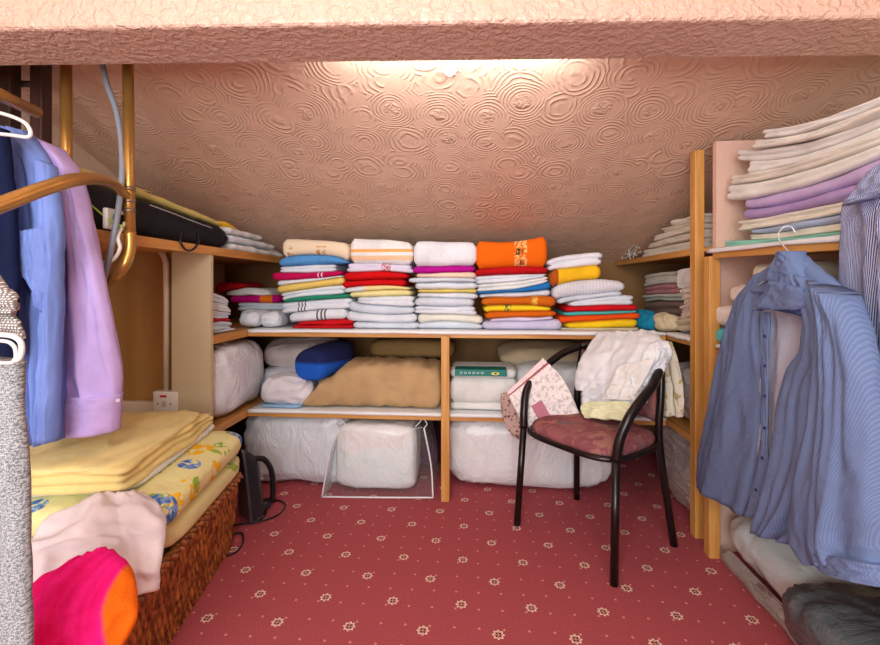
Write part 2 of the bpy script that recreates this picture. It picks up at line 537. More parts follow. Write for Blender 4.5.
def struct(name, mb, mat, smooth=False):
    o = mb.build(name, mat, smooth=smooth); o['kind'] = 'structure'; return o

struct('floor', MB().box((XL - .1, YF - .1, -0.1), (XR + .1, YB + .1, 0.0)), carpet_mat())
struct('wall_left', MB().box((XL - .1, YF, 0), (XL, YB, 2.5)), M_WALL)
struct('wall_right', MB().box((XR, YF, 0), (XR + .1, YB, 2.5)), M_WALL)
struct('wall_back', MB().box((XL - .1, YB, 0), (XR + .1, YB + .1, 1.4)), plain('brown_back_panel', (150, 108, 60), 0.7, var=0.15))
struct('wall_front', MB().box((XL - .1, YF - .1, 0), (XR + .1, YF, 2.5)), M_WALL)
y0, y1 = 1.2, YB + .1
struct('ceiling', MB().prism([(XL - .1, y0, ceil_z(y0)), (XL - .1, y1, ceil_z(y1)), (XL - .1, y1, ceil_z(y1) + .12), (XL - .1, y0, ceil_z(y0) + .12)], (XR - XL + .2, 0, 0)), M_CEIL)
struct('ceiling_front', MB().box((XL - .1, YF - .1, 2.25), (XR + .1, 1.2, 2.35)), M_WALL)
# the plastered beam
bd = Vector((math.cos(math.radians(2.87)), math.sin(math.radians(2.87)), 0)); bn = Vector((-bd.y, bd.x, 0))
b0 = Vector((0, 1.088, 1.70))
bm_ = MB().prism([b0 - bd * 1.85, b0 - bd * 1.85 + bn * .19, b0 - bd * 1.85 + bn * .19 + Vector((0, 0, .6)), b0 - bd * 1.85 + Vector((0, 0, .6))], bd * 3.5)
tb = struct('trim_1', bm_, M_BEAM)
md = tb.modifiers.new('bevel', 'BEVEL'); md.width = 0.012; md.segments = 3
struct('wall_eaves', MB().box((XL, 1.90, 0), (-1.30, 1.915, 1.215)), M_HARD)

# ================================================================ shelving
Z1, Z2, Z3 = 0.415, 0.825, 1.2
T = 0.02
# --- left bay
lu = empty('shelving_unit', (-1.4, 2.3, 0), 'left bay of rough timber eaves shelving with a pale chipboard end panel', 'shelving')
MB().box((-1.33, 1.862, 0), (-1.15, 1.882, Z3)).build('end_panel', M_BOARD, lu)
MB().box((XL + .005, 1.50, Z3), (-1.48, 2.96, Z3 + T)).box((-1.48, 1.25, Z3), (-1.165, 2.96, Z3 + T)).build('shelf', M_PINE, lu)
MB().box((-1.165, 1.25, Z3 - .012), (-1.145, 2.8, Z3 + T + .004)).build('shelf_edge', M_PINE, lu)
for z in (Z1, Z2):
    MB().box((XL + .005, 1.93, z - T), (-1.17, 2.96, z)).box((-1.295, 1.884, z - T), (-1.17, 1.93, z)).build('shelf', M_PINE, lu)
    MB().box((-1.17, 1.884, z - .034), (-1.148, 2.192, z)).build('shelf_edge', M_PINE, lu)
# --- back bay
bu = empty('shelving_unit', (-0.1, 2.5, 0), 'back bay of eaves shelving with pine edge strips and one slim post to the carpet', 'shelving')
for z in (Z1, Z2):
    MB().box((-1.168, 2.20, z - T), (0.945, 2.96, z)).build('shelf', M_PINEX, bu)
    MB().box((-1.146, 2.178, z - .032), (0.925, 2.198, z - .003)).build('shelf_edge', M_PINEX, bu)
MB().box((-0.150, 2.135, 0), (-0.110, 2.177, Z2 - .02)).build('post', M_PINEZ, bu, bevel=.002)
# --- right bays
ru = empty('shelving_unit', (1.2, 1.9, 0), 'right bays of eaves shelving with two pine posts side by side and pink papered divider', 'shelving')
MB().box((0.925, 1.90, 0.0), (0.962, 1.945, ceil_z(1.945) - .003)).build('post', M_PINEZ, ru, bevel=.002)
MB().box((0.912, 1.765, 0), (0.952, 1.808, 1.165)).build('post', M_PINEZ, ru, bevel=.002)
MB().box((0.966, 1.82, 0.0), (XR - .002, 1.845, 1.625)).build('divider_panel', pebble_paint('pink_divider_paper', (226, 186, 166), 90, 0.3, 0.003), ru)
def zs(y): return 1.192 - .027 * (1.8 - y)
MB().prism([(0.95, 0.2, zs(.2) - .018), (0.95, 1.818, zs(1.818) - .018), (0.95, 1.818, zs(1.818)), (0.95, 0.2, zs(.2))], (XR - .952, 0, 0)).build('shelf', M_PINE, ru)
MB().prism([(0.925, 0.2, zs(.2) - .034), (0.925, 1.763, zs(1.763) - .034), (0.925, 1.763, zs(1.763) - .004), (0.925, 0.2, zs(.2) - .004)], (.023, 0, 0)).build('shelf_edge', M_PINE, ru)
MB().box((0.96, 1.847, Z3 - .008), (XR - .002, 2.95, Z3 + .008)).build('shelf', M_PINE, ru)
MB().box((0.930, 1.947, Z3 - .018), (0.958, 2.93, Z3 + .008)).build('shelf_edge', M_PINE, ru)
for z in (Z1, Z2):
    MB().box((0.96, 0.2, z - T), (XR - .002, 1.818, z)).build('shelf', M_PINE, ru)
    MB().box((0.96, 1.947, z - T), (XR - .002, 2.95, z)).build('shelf', M_PINE, ru)
    MB().box((0.930, 1.947, z - .030), (0.9585, 2.176, z - .003)).build('shelf_edge', M_PINE, ru)
    MB().box((0.935, 0.2, z - .030), (0.9585, 1.763, z - .003)).build('shelf_edge', M_PINE, ru)
MB().box((0.953, 0.3, 0.0), (0.966, 1.818, 0.03)).build('base_board', plain('pinkish_batten', (188, 160, 148), .5), ru)

# liners lying on the shelves and lapping the edge
def liner(label, pts, z, front, sl=0.0):
    """pts: plan rectangle; front: 'Y' or 'X-' / 'X+' edge that laps over."""
    x0, y0, x1, y1 = pts; v = []; f = []; n = 60
    for i in range(n + 1):
        t = i / n
        dz = 0.004 * noise.noise(Vector((t * 9, z, 1))) - 0.012 - 0.006 * noise.noise(Vector((t * 3, z, 7)))
        if front == 'Y': x = lerp(x0, x1, t); row = [(x, y1, z + .003), (x, y0 + .01, z + .003), (x, y0 - .004, z + .001), (x, y0 - .006, z + dz)]
        elif front == 'X+': y = lerp(y0, y1, t); row = [(x0, y, z + .003), (x1 - .01, y, z + .003), (x1 + .004, y, z + .001), (x1 + .006, y, z + dz)]
        else:
            y = lerp(y0, y1, t); e = sl * (y1 - y); row = [(x1, y, z + .003 - e), (x0 + .01, y, z + .003 - e), (x0 - .004, y, z + .001 - e), (x0 - .006, y, z + dz - e)]
        v += row
    for i in range(n):
        for k in range(3): a = i * 4 + k; f.append((a, a + 1, a + 5, a + 4))
    o = mesh_obj('shelf_liner', v, f, M_LINER, origin=((x0 + x1) / 2, (y0 + y1) / 2, z))
    md = o.modifiers.new('solid', 'SOLIDIFY'); md.thickness = .0015
    return tag(o, label, 'shelf liner', 'white liners covering the shelves')
liner('white liner under the five tall towel stacks on the back shelf', (-1.145, 2.178, 0.925, 2.9), Z2, 'Y')
liner('white liner on the low back shelf under the tan blanket', (-1.145, 2.178, 0.925, 2.9), Z1, 'Y')
liner('white liner under the long linen pile on the top right shelf', (0.925, 0.25, 1.44, 1.80), 1.192, 'X-', .027)
liner('white liner on the right shelf behind the hanging checked shirt', (0.935, 0.25, 1.44, 1.76), Z2, 'X-')
liner('white liner on the short shelf piece left of the pine posts', (0.932, 1.95, 1.44, 2.176), Z2, 'X-')

# ================================================================ folded cloth stacks
WH = (226, 231, 238); WH2 = (214, 222, 232); WH3 = (232, 232, 228)
def stack(kind, pv, base_y, items, D, group, jit=0.02, seed=1, gap=0.0018, z0=None):
    fn = {'Y': onY, 'X': onX}[kind]
    if isinstance(base_y, (int, float)): base_y = (base_y,) * 3
    prev = (items[0][3], items[0][4], base_y); out = []
    for i, it in enumerate(items):
        label, name, mat, xa, xb, ys = it[:6]; layers = it[6] if len(it) > 6 else 2; opt = it[7] if len(it) > 7 else {}
        xm = (xa + xb) / 2
        def low(x):
            t = (x - prev[0]) / (prev[1] - prev[0]); return q3(prev[2], max(-0.1, min(1.1, t)))
        if kind == 'Y': xa -= 1.3; xb += 1.0
        P0 = fn(xa, ys[0], pv); P1 = fn(xb, ys[2], pv)
        if kind == 'X':
            a_, b_ = xa, xb; Ym = (P0.y + P1.y) / 2
            for _ in range(30):
                m_ = (a_ + b_) / 2; ym_ = fn(m_, ys[1], pv).y
                if (ym_ > Ym) == (P0.y > P1.y): a_ = m_
                else: b_ = m_
            xm = m_
        ty = [q3(ys, (x - xa) / (xb - xa)) for x in (xa, xm, xb)]
        zt = [fn(x, y, pv).z for x, y in zip((xa, xm, xb), ty)]
        zb = [fn(x, low(x), pv).z + gap for x in (xa, xm, xb)]
        if z0 is not None:
            zf = z0 if callable(z0) else (lambda y: z0)
            fl3 = [zf(lerp(P0.y, P1.y, t_)) for t_ in (0, .5, 1)]
            zb = fl3 if i == 0 else [max(a_, z) for a_, z in zip(fl3, zb)]
        zt = [max(t_, b_ + 0.005) for t_, b_ in zip(zt, zb)]
        zo = min(zb); rel = lambda q: [z - zo for z in q]
        rnd = random.Random(seed * 50 + i); d = D * rnd.uniform(.9, 1.02); sh = rnd.uniform(0, jit)
        if kind == 'Y': org = (P0.x, pv + sh, zo); rot = 0; L = P1.x - P0.x
        elif P0.x > 0: org = (pv + sh, P0.y, zo); rot = -math.pi / 2; L = P0.y - P1.y
        else: org = (pv - sh, P0.y, zo); rot = math.pi / 2; L = P1.y - P0.y
        o = folded(name, L, opt.get('D', d), rel(zb), rel(zt), mat, layers, seed * 31 + i, org, rot, opt.get('wob', .008), fan=opt.get('fan', 0), ns=(seed * 40 + i), na=0.0 if (i == 0) else opt.get('na', .006))
        tag(o, label, opt.get('cat', 'towel'), group); out.append(o)
        prev = (xa, xb, ys)
    return out

def W(col=WH, **k): return cloth(col, **k)
S1 = 'first towel stack'; S2 = 'second towel stack'
S3 = 'middle towel stack'; S4 = 'fourth towel stack'; S5 = 'rightmost towel stack'
G = 'folded towels in tall stacks on the back shelf'
M_dash = cloth(WH, bands=((0.095, 0.101, (90, 30, 50)), (0.112, 0.118, (90, 30, 50)), (0.129, 0.135, (90, 30, 50))))
M_dash2 = cloth(WH, bands=((0.15, 0.158, (60, 40, 50)), (0.172, 0.180, (60, 40, 50)), (0.192, 0.200, (60, 40, 50))))
M_cream_pat = cloth((236, 214, 180), bands=((0.035, 0.06, (196, 132, 60)), (0.19, 0.205, (206, 140, 64)), (0.222, 0.24, (206, 140, 64))), name='cream_motif_towel')

def motif_towel(base, mot, boxes, name='motif_towel'):
    k = NT(name); oc = k.coord(); s = k.sep(oc); c = lin(base)
    fine = k.step(k.noise(oc, 90, 1), .42, .55)
    for (xa, xb, za, zb_, mc) in boxes:
        c = k.mix(k.math('MULTIPLY', fine, k.math('MULTIPLY', k.band(s[0], xa, xb), k.band(s[2], za, zb_))), c, lin(mc))
    k.color(c); k.rough(.93); k.b.inputs['Specular IOR Level'].default_value = .15
    k.bump(k.noise(oc, 400, 2), .5, .003); return k.m
M_cream_pat = motif_towel((240, 218, 186), 0, [(.035, .062, .062, .078, (204, 130, 50)), (.03, .065, .018, .045, (196, 120, 50)), (.19, .245, .07, .078, (216, 160, 90)), (.19, .21, .034, .058, (204, 130, 50)), (.222, .242, .034, .058, (204, 130, 50))])
stack('Y', 2.225, 331.5, [
 ('red folded towel at the very bottom of the ' + S1, 'folded_towel', W((196, 20, 30)), 290.5, 353, (325.5, 325.7, 325.5), 1),
 ('red towel with a thick fold, second from the bottom of the ' + S1, 'folded_towel', W((206, 22, 32)), 296, 352, (322, 320.5, 320), 1),
 ('white towel with short dark dashes above the red pair in the ' + S1, 'folded_towel', M_dash2, 288.5, 345, (313.5, 310.5, 309), 1),
 ('white towel with three dark stripes under the green one in the ' + S1, 'folded_towel', M_dash, 279.5, 347, (303.6, 299.5, 298), 2),
 ('thin green folded towel in the ' + S1, 'folded_towel', W((38, 142, 108)), 283, 347, (300.5, 296.3, 294.6), 1),
 ('plain white towel right above the green one in the ' + S1, 'folded_towel', W(WH), 278.5, 341, (293, 288.6, 284.5), 2),
 ('yellow folded towel in the ' + S1, 'folded_towel', W((236, 204, 108)), 275.5, 341, (286, 281.5, 277.5), 1),
 ('thin white towel resting on the yellow one in the ' + S1, 'folded_towel', W(WH), 275, 340, (281.5, 279, 275), 1),
 ('crimson pink towel with white end stripes in the ' + S1, 'folded_towel', cloth((196, 14, 84), bands=((.252, .257, (240, 220, 230)), (.27, .276, (240, 220, 230)))), 271, 340, (272, 273, 270), 1),
 ('white towel between the crimson and the sky blue ones in the ' + S1, 'folded_towel', W(WH), 277, 333, (266.5, 265, 263.5), 2),
 ('sky blue folded towel with a curved top in the ' + S1, 'folded_towel', W((88, 152, 214)), 277.5, 345.5, (259, 254, 260.5), 1),
 ('cream towel with small brown motifs topping the ' + S1, 'folded_towel', M_cream_pat, 281, 347, (238.5, 239.5, 242.5), 1),
], .33, G, seed=1, z0=Z2 + .005)
M_or_str = cloth((244, 240, 236), bands=((.066, .082, (244, 176, 100)), (.024, .048, (246, 204, 164))), axis='Z')
stack('Y', 2.225, 332, [
 ('white towel at the bottom of the ' + S2, 'folded_towel', W(WH2), 353, 416.5, (322, 323, 323), 1),
 ('thick white towel second from the bottom of the ' + S2, 'folded_towel', W(WH), 346.5, 416, (311, 314.6, 314), 1),
 ('white towel with a sagging front third from the bottom of the ' + S2, 'folded_towel', W(WH2), 348, 412.7, (301.8, 305.6, 307.6), 1),
 ('short white towel below the pale yellow one in the ' + S2, 'folded_towel', W(WH), 356, 412.7, (298, 296.9, 296.3), 2),
 ('pale yellow folded towel in the ' + S2, 'folded_towel', W((240, 226, 160)), 347, 410.6, (292.8, 289.8, 289.8), 1),
 ('white towel with a yellow lower edge below the red pair in the ' + S2, 'folded_towel', cloth(WH, bands=((.12, .4, (240, 220, 150)),)), 342, 409.6, (288.5, 286, 287.3), 1),
 ('lower bright red towel of the ' + S2, 'folded_towel', W((208, 14, 22)), 341, 402.6, (280.4, 279.5, 279), 1),
 ('upper bright red towel of the ' + S2, 'folded_towel', W((214, 16, 22)), 344, 405, (272, 272, 272.6), 1),
 ('pale lilac towel with a pink flower badge in the ' + S2, 'folded_towel', motif_towel((222, 214, 232), 0, [(.185, .235, -.01, .05, (196, 110, 110))]), 346, 410, (262.8, 263.3, 264.8), 2),
 ('white towel with orange stripes topping the ' + S2, 'folded_towel', M_or_str, 349, 411.6, (238, 239.3, 242), 1),
], .33, G, seed=2, z0=Z2 + .005)
stack('Y', 2.225, 332.5, [
 ('thick white towel at the bottom of the ' + S3, 'folded_towel', W(WH2), 417.5, 481, (324, 321.5, 325), 1),
 ('cream towel second from the bottom of the ' + S3, 'folded_towel', W((236, 234, 218)), 417.5, 481, (314, 315, 317), 1),
 ('white towel with a square end above the cream one in the ' + S3, 'folded_towel', W(WH), 416, 474, (306.7, 306.7, 307), 2),
 ('white towel two below the thin yellow edge in the ' + S3, 'folded_towel', W(WH2), 414.5, 474, (298.4, 298.3, 299.4), 1),
 ('white towel right below the thin yellow edge in the ' + S3, 'folded_towel', W(WH), 416.7, 478, (293, 292.6, 293.6), 1),
 ('thin mustard yellow cloth in the ' + S3, 'folded_towel', W((232, 206, 110)), 416.7, 477, (290.2, 289.6, 290), 1),
 ('white towel on the thin mustard cloth in the ' + S3, 'folded_towel', W(WH), 415.7, 476.5, (282.6, 282, 282.8), 1),
 ('thin white towel jutting left below the peach one in the ' + S3, 'folded_towel', W(WH2), 409, 477, (278.5, 278, 278.5), 1),
 ('pale peach towel below the magenta one in the ' + S3, 'folded_towel', W((246, 214, 190)), 416.7, 475, (273.3, 272.7, 272), 1),
 ('magenta towel near the top of the ' + S3, 'folded_towel', W((188, 18, 150)), 412, 475, (266.7, 266, 265.4), 1),
 ('thick plain white bath towel topping the ' + S3, 'folded_towel', W((236, 236, 240)), 414, 475, (240.6, 241.2, 242.4), 1),
], .33, G, seed=3, z0=Z2 + .005)
M_or_top = motif_towel((236, 106, 14), 0, [(.2, .262, -.05, .2, (240, 190, 120)), (.205, .245, .07, .105, (40, 60, 30)), (.225, .25, .02, .045, (60, 60, 30))])
stack('Y', 2.225, 332.6, [
 ('lilac towel at the bottom of the ' + S4, 'folded_towel', W((206, 200, 226)), 485, 560, (322, 321, 320), 1),
 ('thin pale lilac towel second from the bottom of the ' + S4, 'folded_towel', W((222, 212, 236)), 492, 552, (320, 318, 316.8), 1),
 ('rust orange towel under the yellow one in the ' + S4, 'folded_towel', W((214, 104, 20)), 487, 556.6, (313, 312, 311), 1),
 ('bright yellow towel with a dark green badge in the ' + S4, 'folded_towel', motif_towel((248, 214, 40), 0, [(.11, .145, -.02, .06, (90, 120, 80))]), 484, 554, (306, 305.2, 306.6), 1),
 ('rust orange towel with a square yellow badge in the ' + S4, 'folded_towel', motif_towel((208, 104, 24), 0, [(.24, .275, -.02, .05, (236, 186, 80))]), 484.5, 554, (298.4, 297.3, 296.8), 1),
 ('white towel below the blue one in the ' + S4, 'folded_towel', W(WH), 480.5, 552, (294, 292.2, 290), 1),
 ('blue towel folded thin in the ' + S4, 'folded_towel', W((36, 118, 190)), 478.5, 551, (292, 289.3, 282.7), 1),
 ('white towel resting on the blue one in the ' + S4, 'folded_towel', W(WH3), 478, 548.6, (284.8, 281.4, 276.8), 2),
 ('white towel right below the dark red one in the ' + S4, 'folded_towel', W(WH), 477.4, 546, (275.7, 274.5, 274), 2),
 ('dark red towel right under the big orange one in the ' + S4, 'folded_towel', W((190, 18, 26)), 477, 547.5, (269, 266.8, 266.4), 1),
 ('thick orange bath towel with a palm strip topping the ' + S4, 'folded_towel', M_or_top, 476.3, 547.5, (240.5, 241, 235.5), 1),
], .33, G, seed=4, z0=Z2 + .005)
M_rib = cloth((226, 224, 230), bands=tuple((.02 + i * .016, .024 + i * .016, (206, 206, 214)) for i in range(22)))
stack('Y', 2.225, 332.4, [
 ('cream cloth at the very bottom of the ' + S5, 'folded_towel', W((226, 214, 186)), 562, 640, (329, 328.8, 328.6), 1),
 ('bright yellow towel near the bottom of the ' + S5, 'folded_towel', W((250, 210, 34)), 568, 639.5, (323.4, 321, 319.2), 1),
 ('orange red towel between the yellow and turquoise ones in the ' + S5, 'folded_towel', W((236, 84, 24)), 560.7, 639.5, (316.6, 315.3, 313.8), 1),
 ('thin turquoise towel in the ' + S5, 'folded_towel', W((82, 190, 186)), 568, 639.5, (312.7, 311.4, 310.6), 1),
 ('red towel on the turquoise one in the ' + S5, 'folded_towel', W((212, 22, 36)), 568, 640, (306.4, 306, 305.2), 1),
 ('thick white towel on the red one in the ' + S5, 'folded_towel', W(WH), 571, 635.5, (303.2, 297.5, 295), 2),
 ('thin white towel jutting left under the ribbed one in the ' + S5, 'folded_towel', W(WH2), 561, 624, (298.5, 294, 291), 1),
 ('white ribbed bath towel in the ' + S5, 'folded_towel', M_rib, 555, 627, (286, 279.2, 282.5), 1),
 ('golden yellow towel with a rust brown end in the ' + S5, 'folded_towel', cloth((252, 196, 36), bands=((-.02, .045, (176, 84, 30)),)), 551, 602, (271, 267.6, 265.5), 1),
 ('white towel with a rounded end topping the ' + S5, 'folded_towel', W((236, 236, 242)), 549.5, 604, (259.6, 253.6, 252), 2),
], .33, G, seed=5, z0=Z2 + .005)

# --- left inner corner piles
GL = 'linen kept on the left corner of the middle shelf'
stack('X', -1.185, 340, [
 ('lowest white sheet bundle beside the chipboard end panel', 'folded_sheet', W(WH, terry=False), 213.5, 239, (332, 331, 330), 3, {'cat': 'sheet'}),
 ('white sheet bundle under the thin red cloth by the chipboard panel', 'folded_sheet', W(WH2, terry=False), 213.5, 238, (323, 322, 321.5), 2, {'cat': 'sheet'}),
 ('thin red cloth between white sheets by the chipboard panel', 'folded_sheet', W((206, 26, 40), terry=False), 213.5, 236, (319.4, 319, 318.5), 1, {'cat': 'sheet'}),
 ('white pillowcases fanned out above the thin red cloth', 'folded_sheet', W(WH, terry=False), 213.5, 237, (310, 311, 314), 3, {'cat': 'sheet'}),
 ('white pillowcases second from the top beside the chipboard panel', 'folded_sheet', W(WH3, terry=False), 213.5, 236, (301, 303, 308), 3, {'cat': 'sheet'}),
 ('topmost white pillowcases of the pile beside the chipboard panel', 'folded_sheet', W(WH, terry=False), 213.5, 234, (292, 295, 302), 2, {'cat': 'sheet'}),
], .3, GL, seed=6, z0=Z2 + .005)
stack('Y', 2.46, 327, [
 ('white towel at the bottom behind the two white rolls in the left corner', 'folded_towel', W(WH), 238, 288, (311, 311, 311), 3),
 ('white towel under the magenta one in the left corner', 'folded_towel', W(WH2), 236, 284, (303, 303, 303.5), 2),
 ('magenta towel with an orange end in the left corner pile', 'folded_towel', cloth((200, 14, 120), bands=((.19, .26, (240, 120, 30)),)), 229, 276, (296, 296, 295), 1),
 ('white towel between the magenta and red ones in the left corner', 'folded_towel', W(WH3), 224, 268, (292, 288, 291), 2),
 ('dark red towel topping the left corner pile', 'folded_towel', W((190, 22, 32)), 214, 241, (283, 282.5, 283), 1),
], .3, GL, seed=7, z0=Z2 + .005)
for k, (x, dx) in enumerate([(253, .125), (273, .115)]):
    c = onY(x, 322, 2.30)
    o = soft('rolled_towel', (c.x, 2.33, Z2 + .006), (dx, .2, .088), W(WH), e1=.75, e2=.6, wr=.012, wf=16, seed=70 + k)
    tag(o, ['left one of the two rolled white towels in the left shelf corner', 'right one of the two rolled white towels, touching the first tall stack'][k], 'towel', GL)

# --- right niche between the tall stacks and the posts
GN = 'cloths in the dark niche left of the pine posts'
stack('X', .985, (329, 331, 334), [
 ('olive beige cloth with a rolled front beside the pine post', 'folded_cloth', W((206, 184, 140)), 651, 697, (318, 316, 315), 2, {'cat': 'cloth'}),
 ('dusky brown blanket in the niche left of the pine posts', 'folded_cloth', W((126, 104, 98)), 640, 697, (302, 301, 302), 2, {'cat': 'blanket', 'D': .3}),
 ('pale green grey cloth on the brown blanket in the niche', 'folded_cloth', W((196, 200, 188)), 640, 683, (295, 294, 294), 2, {'cat': 'cloth'}),
 ('dusky pink striped cloth folded in the niche left of the posts', 'folded_cloth', cloth((196, 140, 142), bands=tuple((i * .02, i * .02 + .008, (170, 106, 112)) for i in range(40))), 641, 684, (287, 284, 283), 2, {'cat': 'cloth'}),
 ('grey white cloth topping the niche pile left of the posts', 'folded_cloth', W((206, 200, 188)), 641, 684, (276, 272, 269), 3, {'cat': 'cloth'}),
], .3, GN, seed=8, z0=Z2 + .005)
stack('X', .955, (334, 336, 338), [
 ('blue grey cloth with a navy edge on the shelf end by the post', 'folded_cloth', cloth((126, 142, 168), bands=((.012, .018, (30, 40, 80)),), axis='Z'), 676, 697, (331, 331, 331), 2, {'cat': 'cloth'}),
 ('brown beige cloth rolled at the shelf end by the post', 'folded_cloth', W((206, 190, 160)), 671, 697, (320, 318, 317), 2, {'cat': 'cloth'}),
 ('floral pale pink cloth at the shelf end by the post', 'folded_cloth', cloth((226, 206, 196), fleck=((196, 110, 120), 60)), 676, 697, (306, 303, 302), 4, {'cat': 'cloth'}),
 ('upper floral pale cloth at the shelf end by the post', 'folded_cloth', cloth((232, 218, 204), fleck=((160, 150, 110), 60)), 677, 697, (289, 288, 286), 3, {'cat': 'cloth'}),
 ('white soft cloth bundled highest at the shelf end by the post', 'folded_cloth', W((230, 226, 222)), 672, 697, (272, 268, 266), 1, {'cat': 'cloth'}),
], .028, GN, seed=9, z0=Z2 + .006)
c = onY(646, 331, 2.3)
tag(soft('crumpled_cloth', (c.x + .005, 2.32, Z2 + .005), (.1, .14, .095), cloth((28, 128, 160), terry=False), e1=.7, e2=.7, wr=.02, wf=14, seed=4), 'teal blue crumpled cloth squeezed beside the rightmost tall stack', 'cloth')
c = onY(663, 333, 2.28)
tag(soft('rolled_cloth', (c.x - .012, 2.22, Z2 + .005), (.1, .12, .09), cloth((214, 196, 160), terry=False), e1=.8, e2=.6, wr=.02, wf=9, seed=9, rotz=.3), 'beige bulging cloth right of the teal crumpled one', 'cloth')

# --- upper right small shelf pile
GU = 'cream cotton pieces on the small upper shelf by the ceiling'
stack('X', .975, (262, 256, 251), [
 ('lowest cream sheet on the small upper right shelf', 'folded_sheet', W((232, 222, 206), terry=False), 637, 697, (250, 244, 238), 2, {'cat': 'sheet', 'fan': .03}),
 ('second cream sheet from below on the small upper right shelf', 'folded_sheet', W((226, 216, 196), terry=False), 643, 697, (244, 236, 229), 2, {'cat': 'sheet'}),
 ('third cream sheet from below on the small upper right shelf', 'folded_sheet', W((236, 226, 212), terry=False), 650, 697, (236, 229, 223), 2, {'cat': 'sheet'}),
 ('fourth cream sheet from below on the small upper right shelf', 'folded_sheet', W((230, 218, 196), terry=False), 658, 697, (229, 223, 217), 2, {'cat': 'sheet'}),
 ('topmost cream sheet on the small upper right shelf', 'folded_sheet', W((236, 226, 214), terry=False), 666, 697, (221, 217, 212), 1, {'cat': 'sheet'}),
], .34, GU, seed=10, z0=Z3 + .010)
mb = MB()
rr = random.Random(5)
for i in range(9):
    a = onX(rr.uniform(622, 642), rr.uniform(244, 256), .975); b = onX(612 + i * 2.6, rr.uniform(256, 268) if i < 7 else 262, .965)
    z = Z3 + .016
    a.z = max(a.z, z); b.z = max(b.z, z)
    m = (a + b) / 2 + Vector((0, 0, .02 * rr.random()))
    mb.tube(spline([a, m, b], 5), .003, 5)
st = mb.build('apron_strings', cloth((226, 220, 208), terry=False), origin=onX(625, 262, .97), smooth=True)
tag(st, 'tangle of cream apron strings trailing off the small upper right shelf', 'strings')

# --- long linen pile on the top right shelf
GP = 'bed linen in the long pile on the top right shelf'
R = [
 ('mint green sheet at the bottom of the long linen pile', (150, 216, 196), 716, (241, 235, 222), 2),
 ('cream sheet on the mint green one in the long linen pile', (240, 236, 216), 738, (235, 225, 208), 2),
 ('pale blue sheet low in the long linen pile', (178, 192, 222), 743, (230, 217, 199), 1),
 ('cream sheet between pale blue and lavender in the long linen pile', (244, 238, 220), 730, (221, 207, 184), 3),
 ('darker lavender sheet of the long linen pile', (182, 158, 208), 739, (210, 195, 168), 1),
 ('lavender sheet with a thick fold in the long linen pile', (206, 184, 226), 737, (199, 181, 148), 1),
 ('white sheet right above the lavender one in the long linen pile', (242, 240, 232), 720, (186, 168, 134), 2),
 ('off white sheet second above the lavender one in the long pile', (236, 228, 214), 723, (176, 158, 124), 2),
 ('white sheet third above the lavender one in the long pile', (244, 240, 234), 737, (161, 148, 112), 2),
 ('white cotton sheet with a pointed end near the top of the pile', (240, 234, 228), 725, (150, 138, 104), 2),
 ('creamy white sheet just under the topmost of the long pile', (244, 238, 226), 746, (140, 126, 96), 2),
 ('topmost white sheet of the long linen pile under the slope', (246, 242, 236), 757, (130, 116, 89), 2)]
stack('X', .965, (247, 239, 227), [(l, 'folded_sheet', W(c, terry=False), x, 893, ys, n, {'cat': 'sheet', 'fan': -.03, 'wob': .010}) for l, c, x, ys, n in R], .37, GP, jit=.025, seed=11, z0=lambda y: zs(y) + .006)

# --- whites on the right shelf behind the checked shirt
GR = 'whites on the shelf behind the checked shirt'
for k, (lab, col, c_, dm) in enumerate([
  ('white rounded cushion end showing left of the checked shirt', (240, 236, 232), (1.03, 1.725, Z2 + .067), (.19, .16, .085)),
  ('turquoise cloth peeping out left of the checked shirt', (92, 196, 200), (1.03, 1.72, Z2 + .006), (.18, .17, .058)),
  ('pale cloth stacked on the white cushion behind the checked shirt', (238, 230, 222), (1.08, 1.62, Z2 + .16), (.24, .26, .07)),
  ('ivory cloth near the top behind the checked shirt collar', (240, 232, 214), (1.09, 1.52, Z2 + .235), (.22, .26, .07)),
  ('white cloth right of the shirt hook under the top shelf', (238, 234, 226), (1.15, 1.22, Z2 + .22), (.26, .24, .1)),
  ('white bedding below the top shelf behind the checked shirt', (236, 234, 232), (1.15, 1.22, Z2 + .004), (.26, .26, .2))]):
    tag(soft('folded_bedding', c_, dm, cloth(col, terry=False), e1=.55, e2=.45, wr=.012, wf=9, seed=20 + k), lab, 'bedding', GR)

# ================================================================ bedding low down
def bx(px0, px1, py0, py1, Y):
    a = onY(px0, py1, Y); b = onY(px1, py0, Y); return a.x, b.x, a.z, b.z
M_BAGW = shiny_bag('clear_bag_over_white_duvet', (232, 238, 244), .25, (7, 8, 3), .55)
M_DUV = shiny_bag('white_polycotton_duvet', (240, 240, 240), .6, (9, 9, 5), .5)

# white bagged duvet on the floor, left
du = empty('bagged_duvet', (-.86, 2.5, 0), 'white double duvet in a clear plastic bag on the carpet behind the iron', 'duvet')
soft('duvet', (-.93, 2.47, 0.002), (.60, .50, .385), M_BAGW, du, e1=.42, e2=.32, wr=.022, wf=6, seed=3, stretch=(1.2, 1, .8))
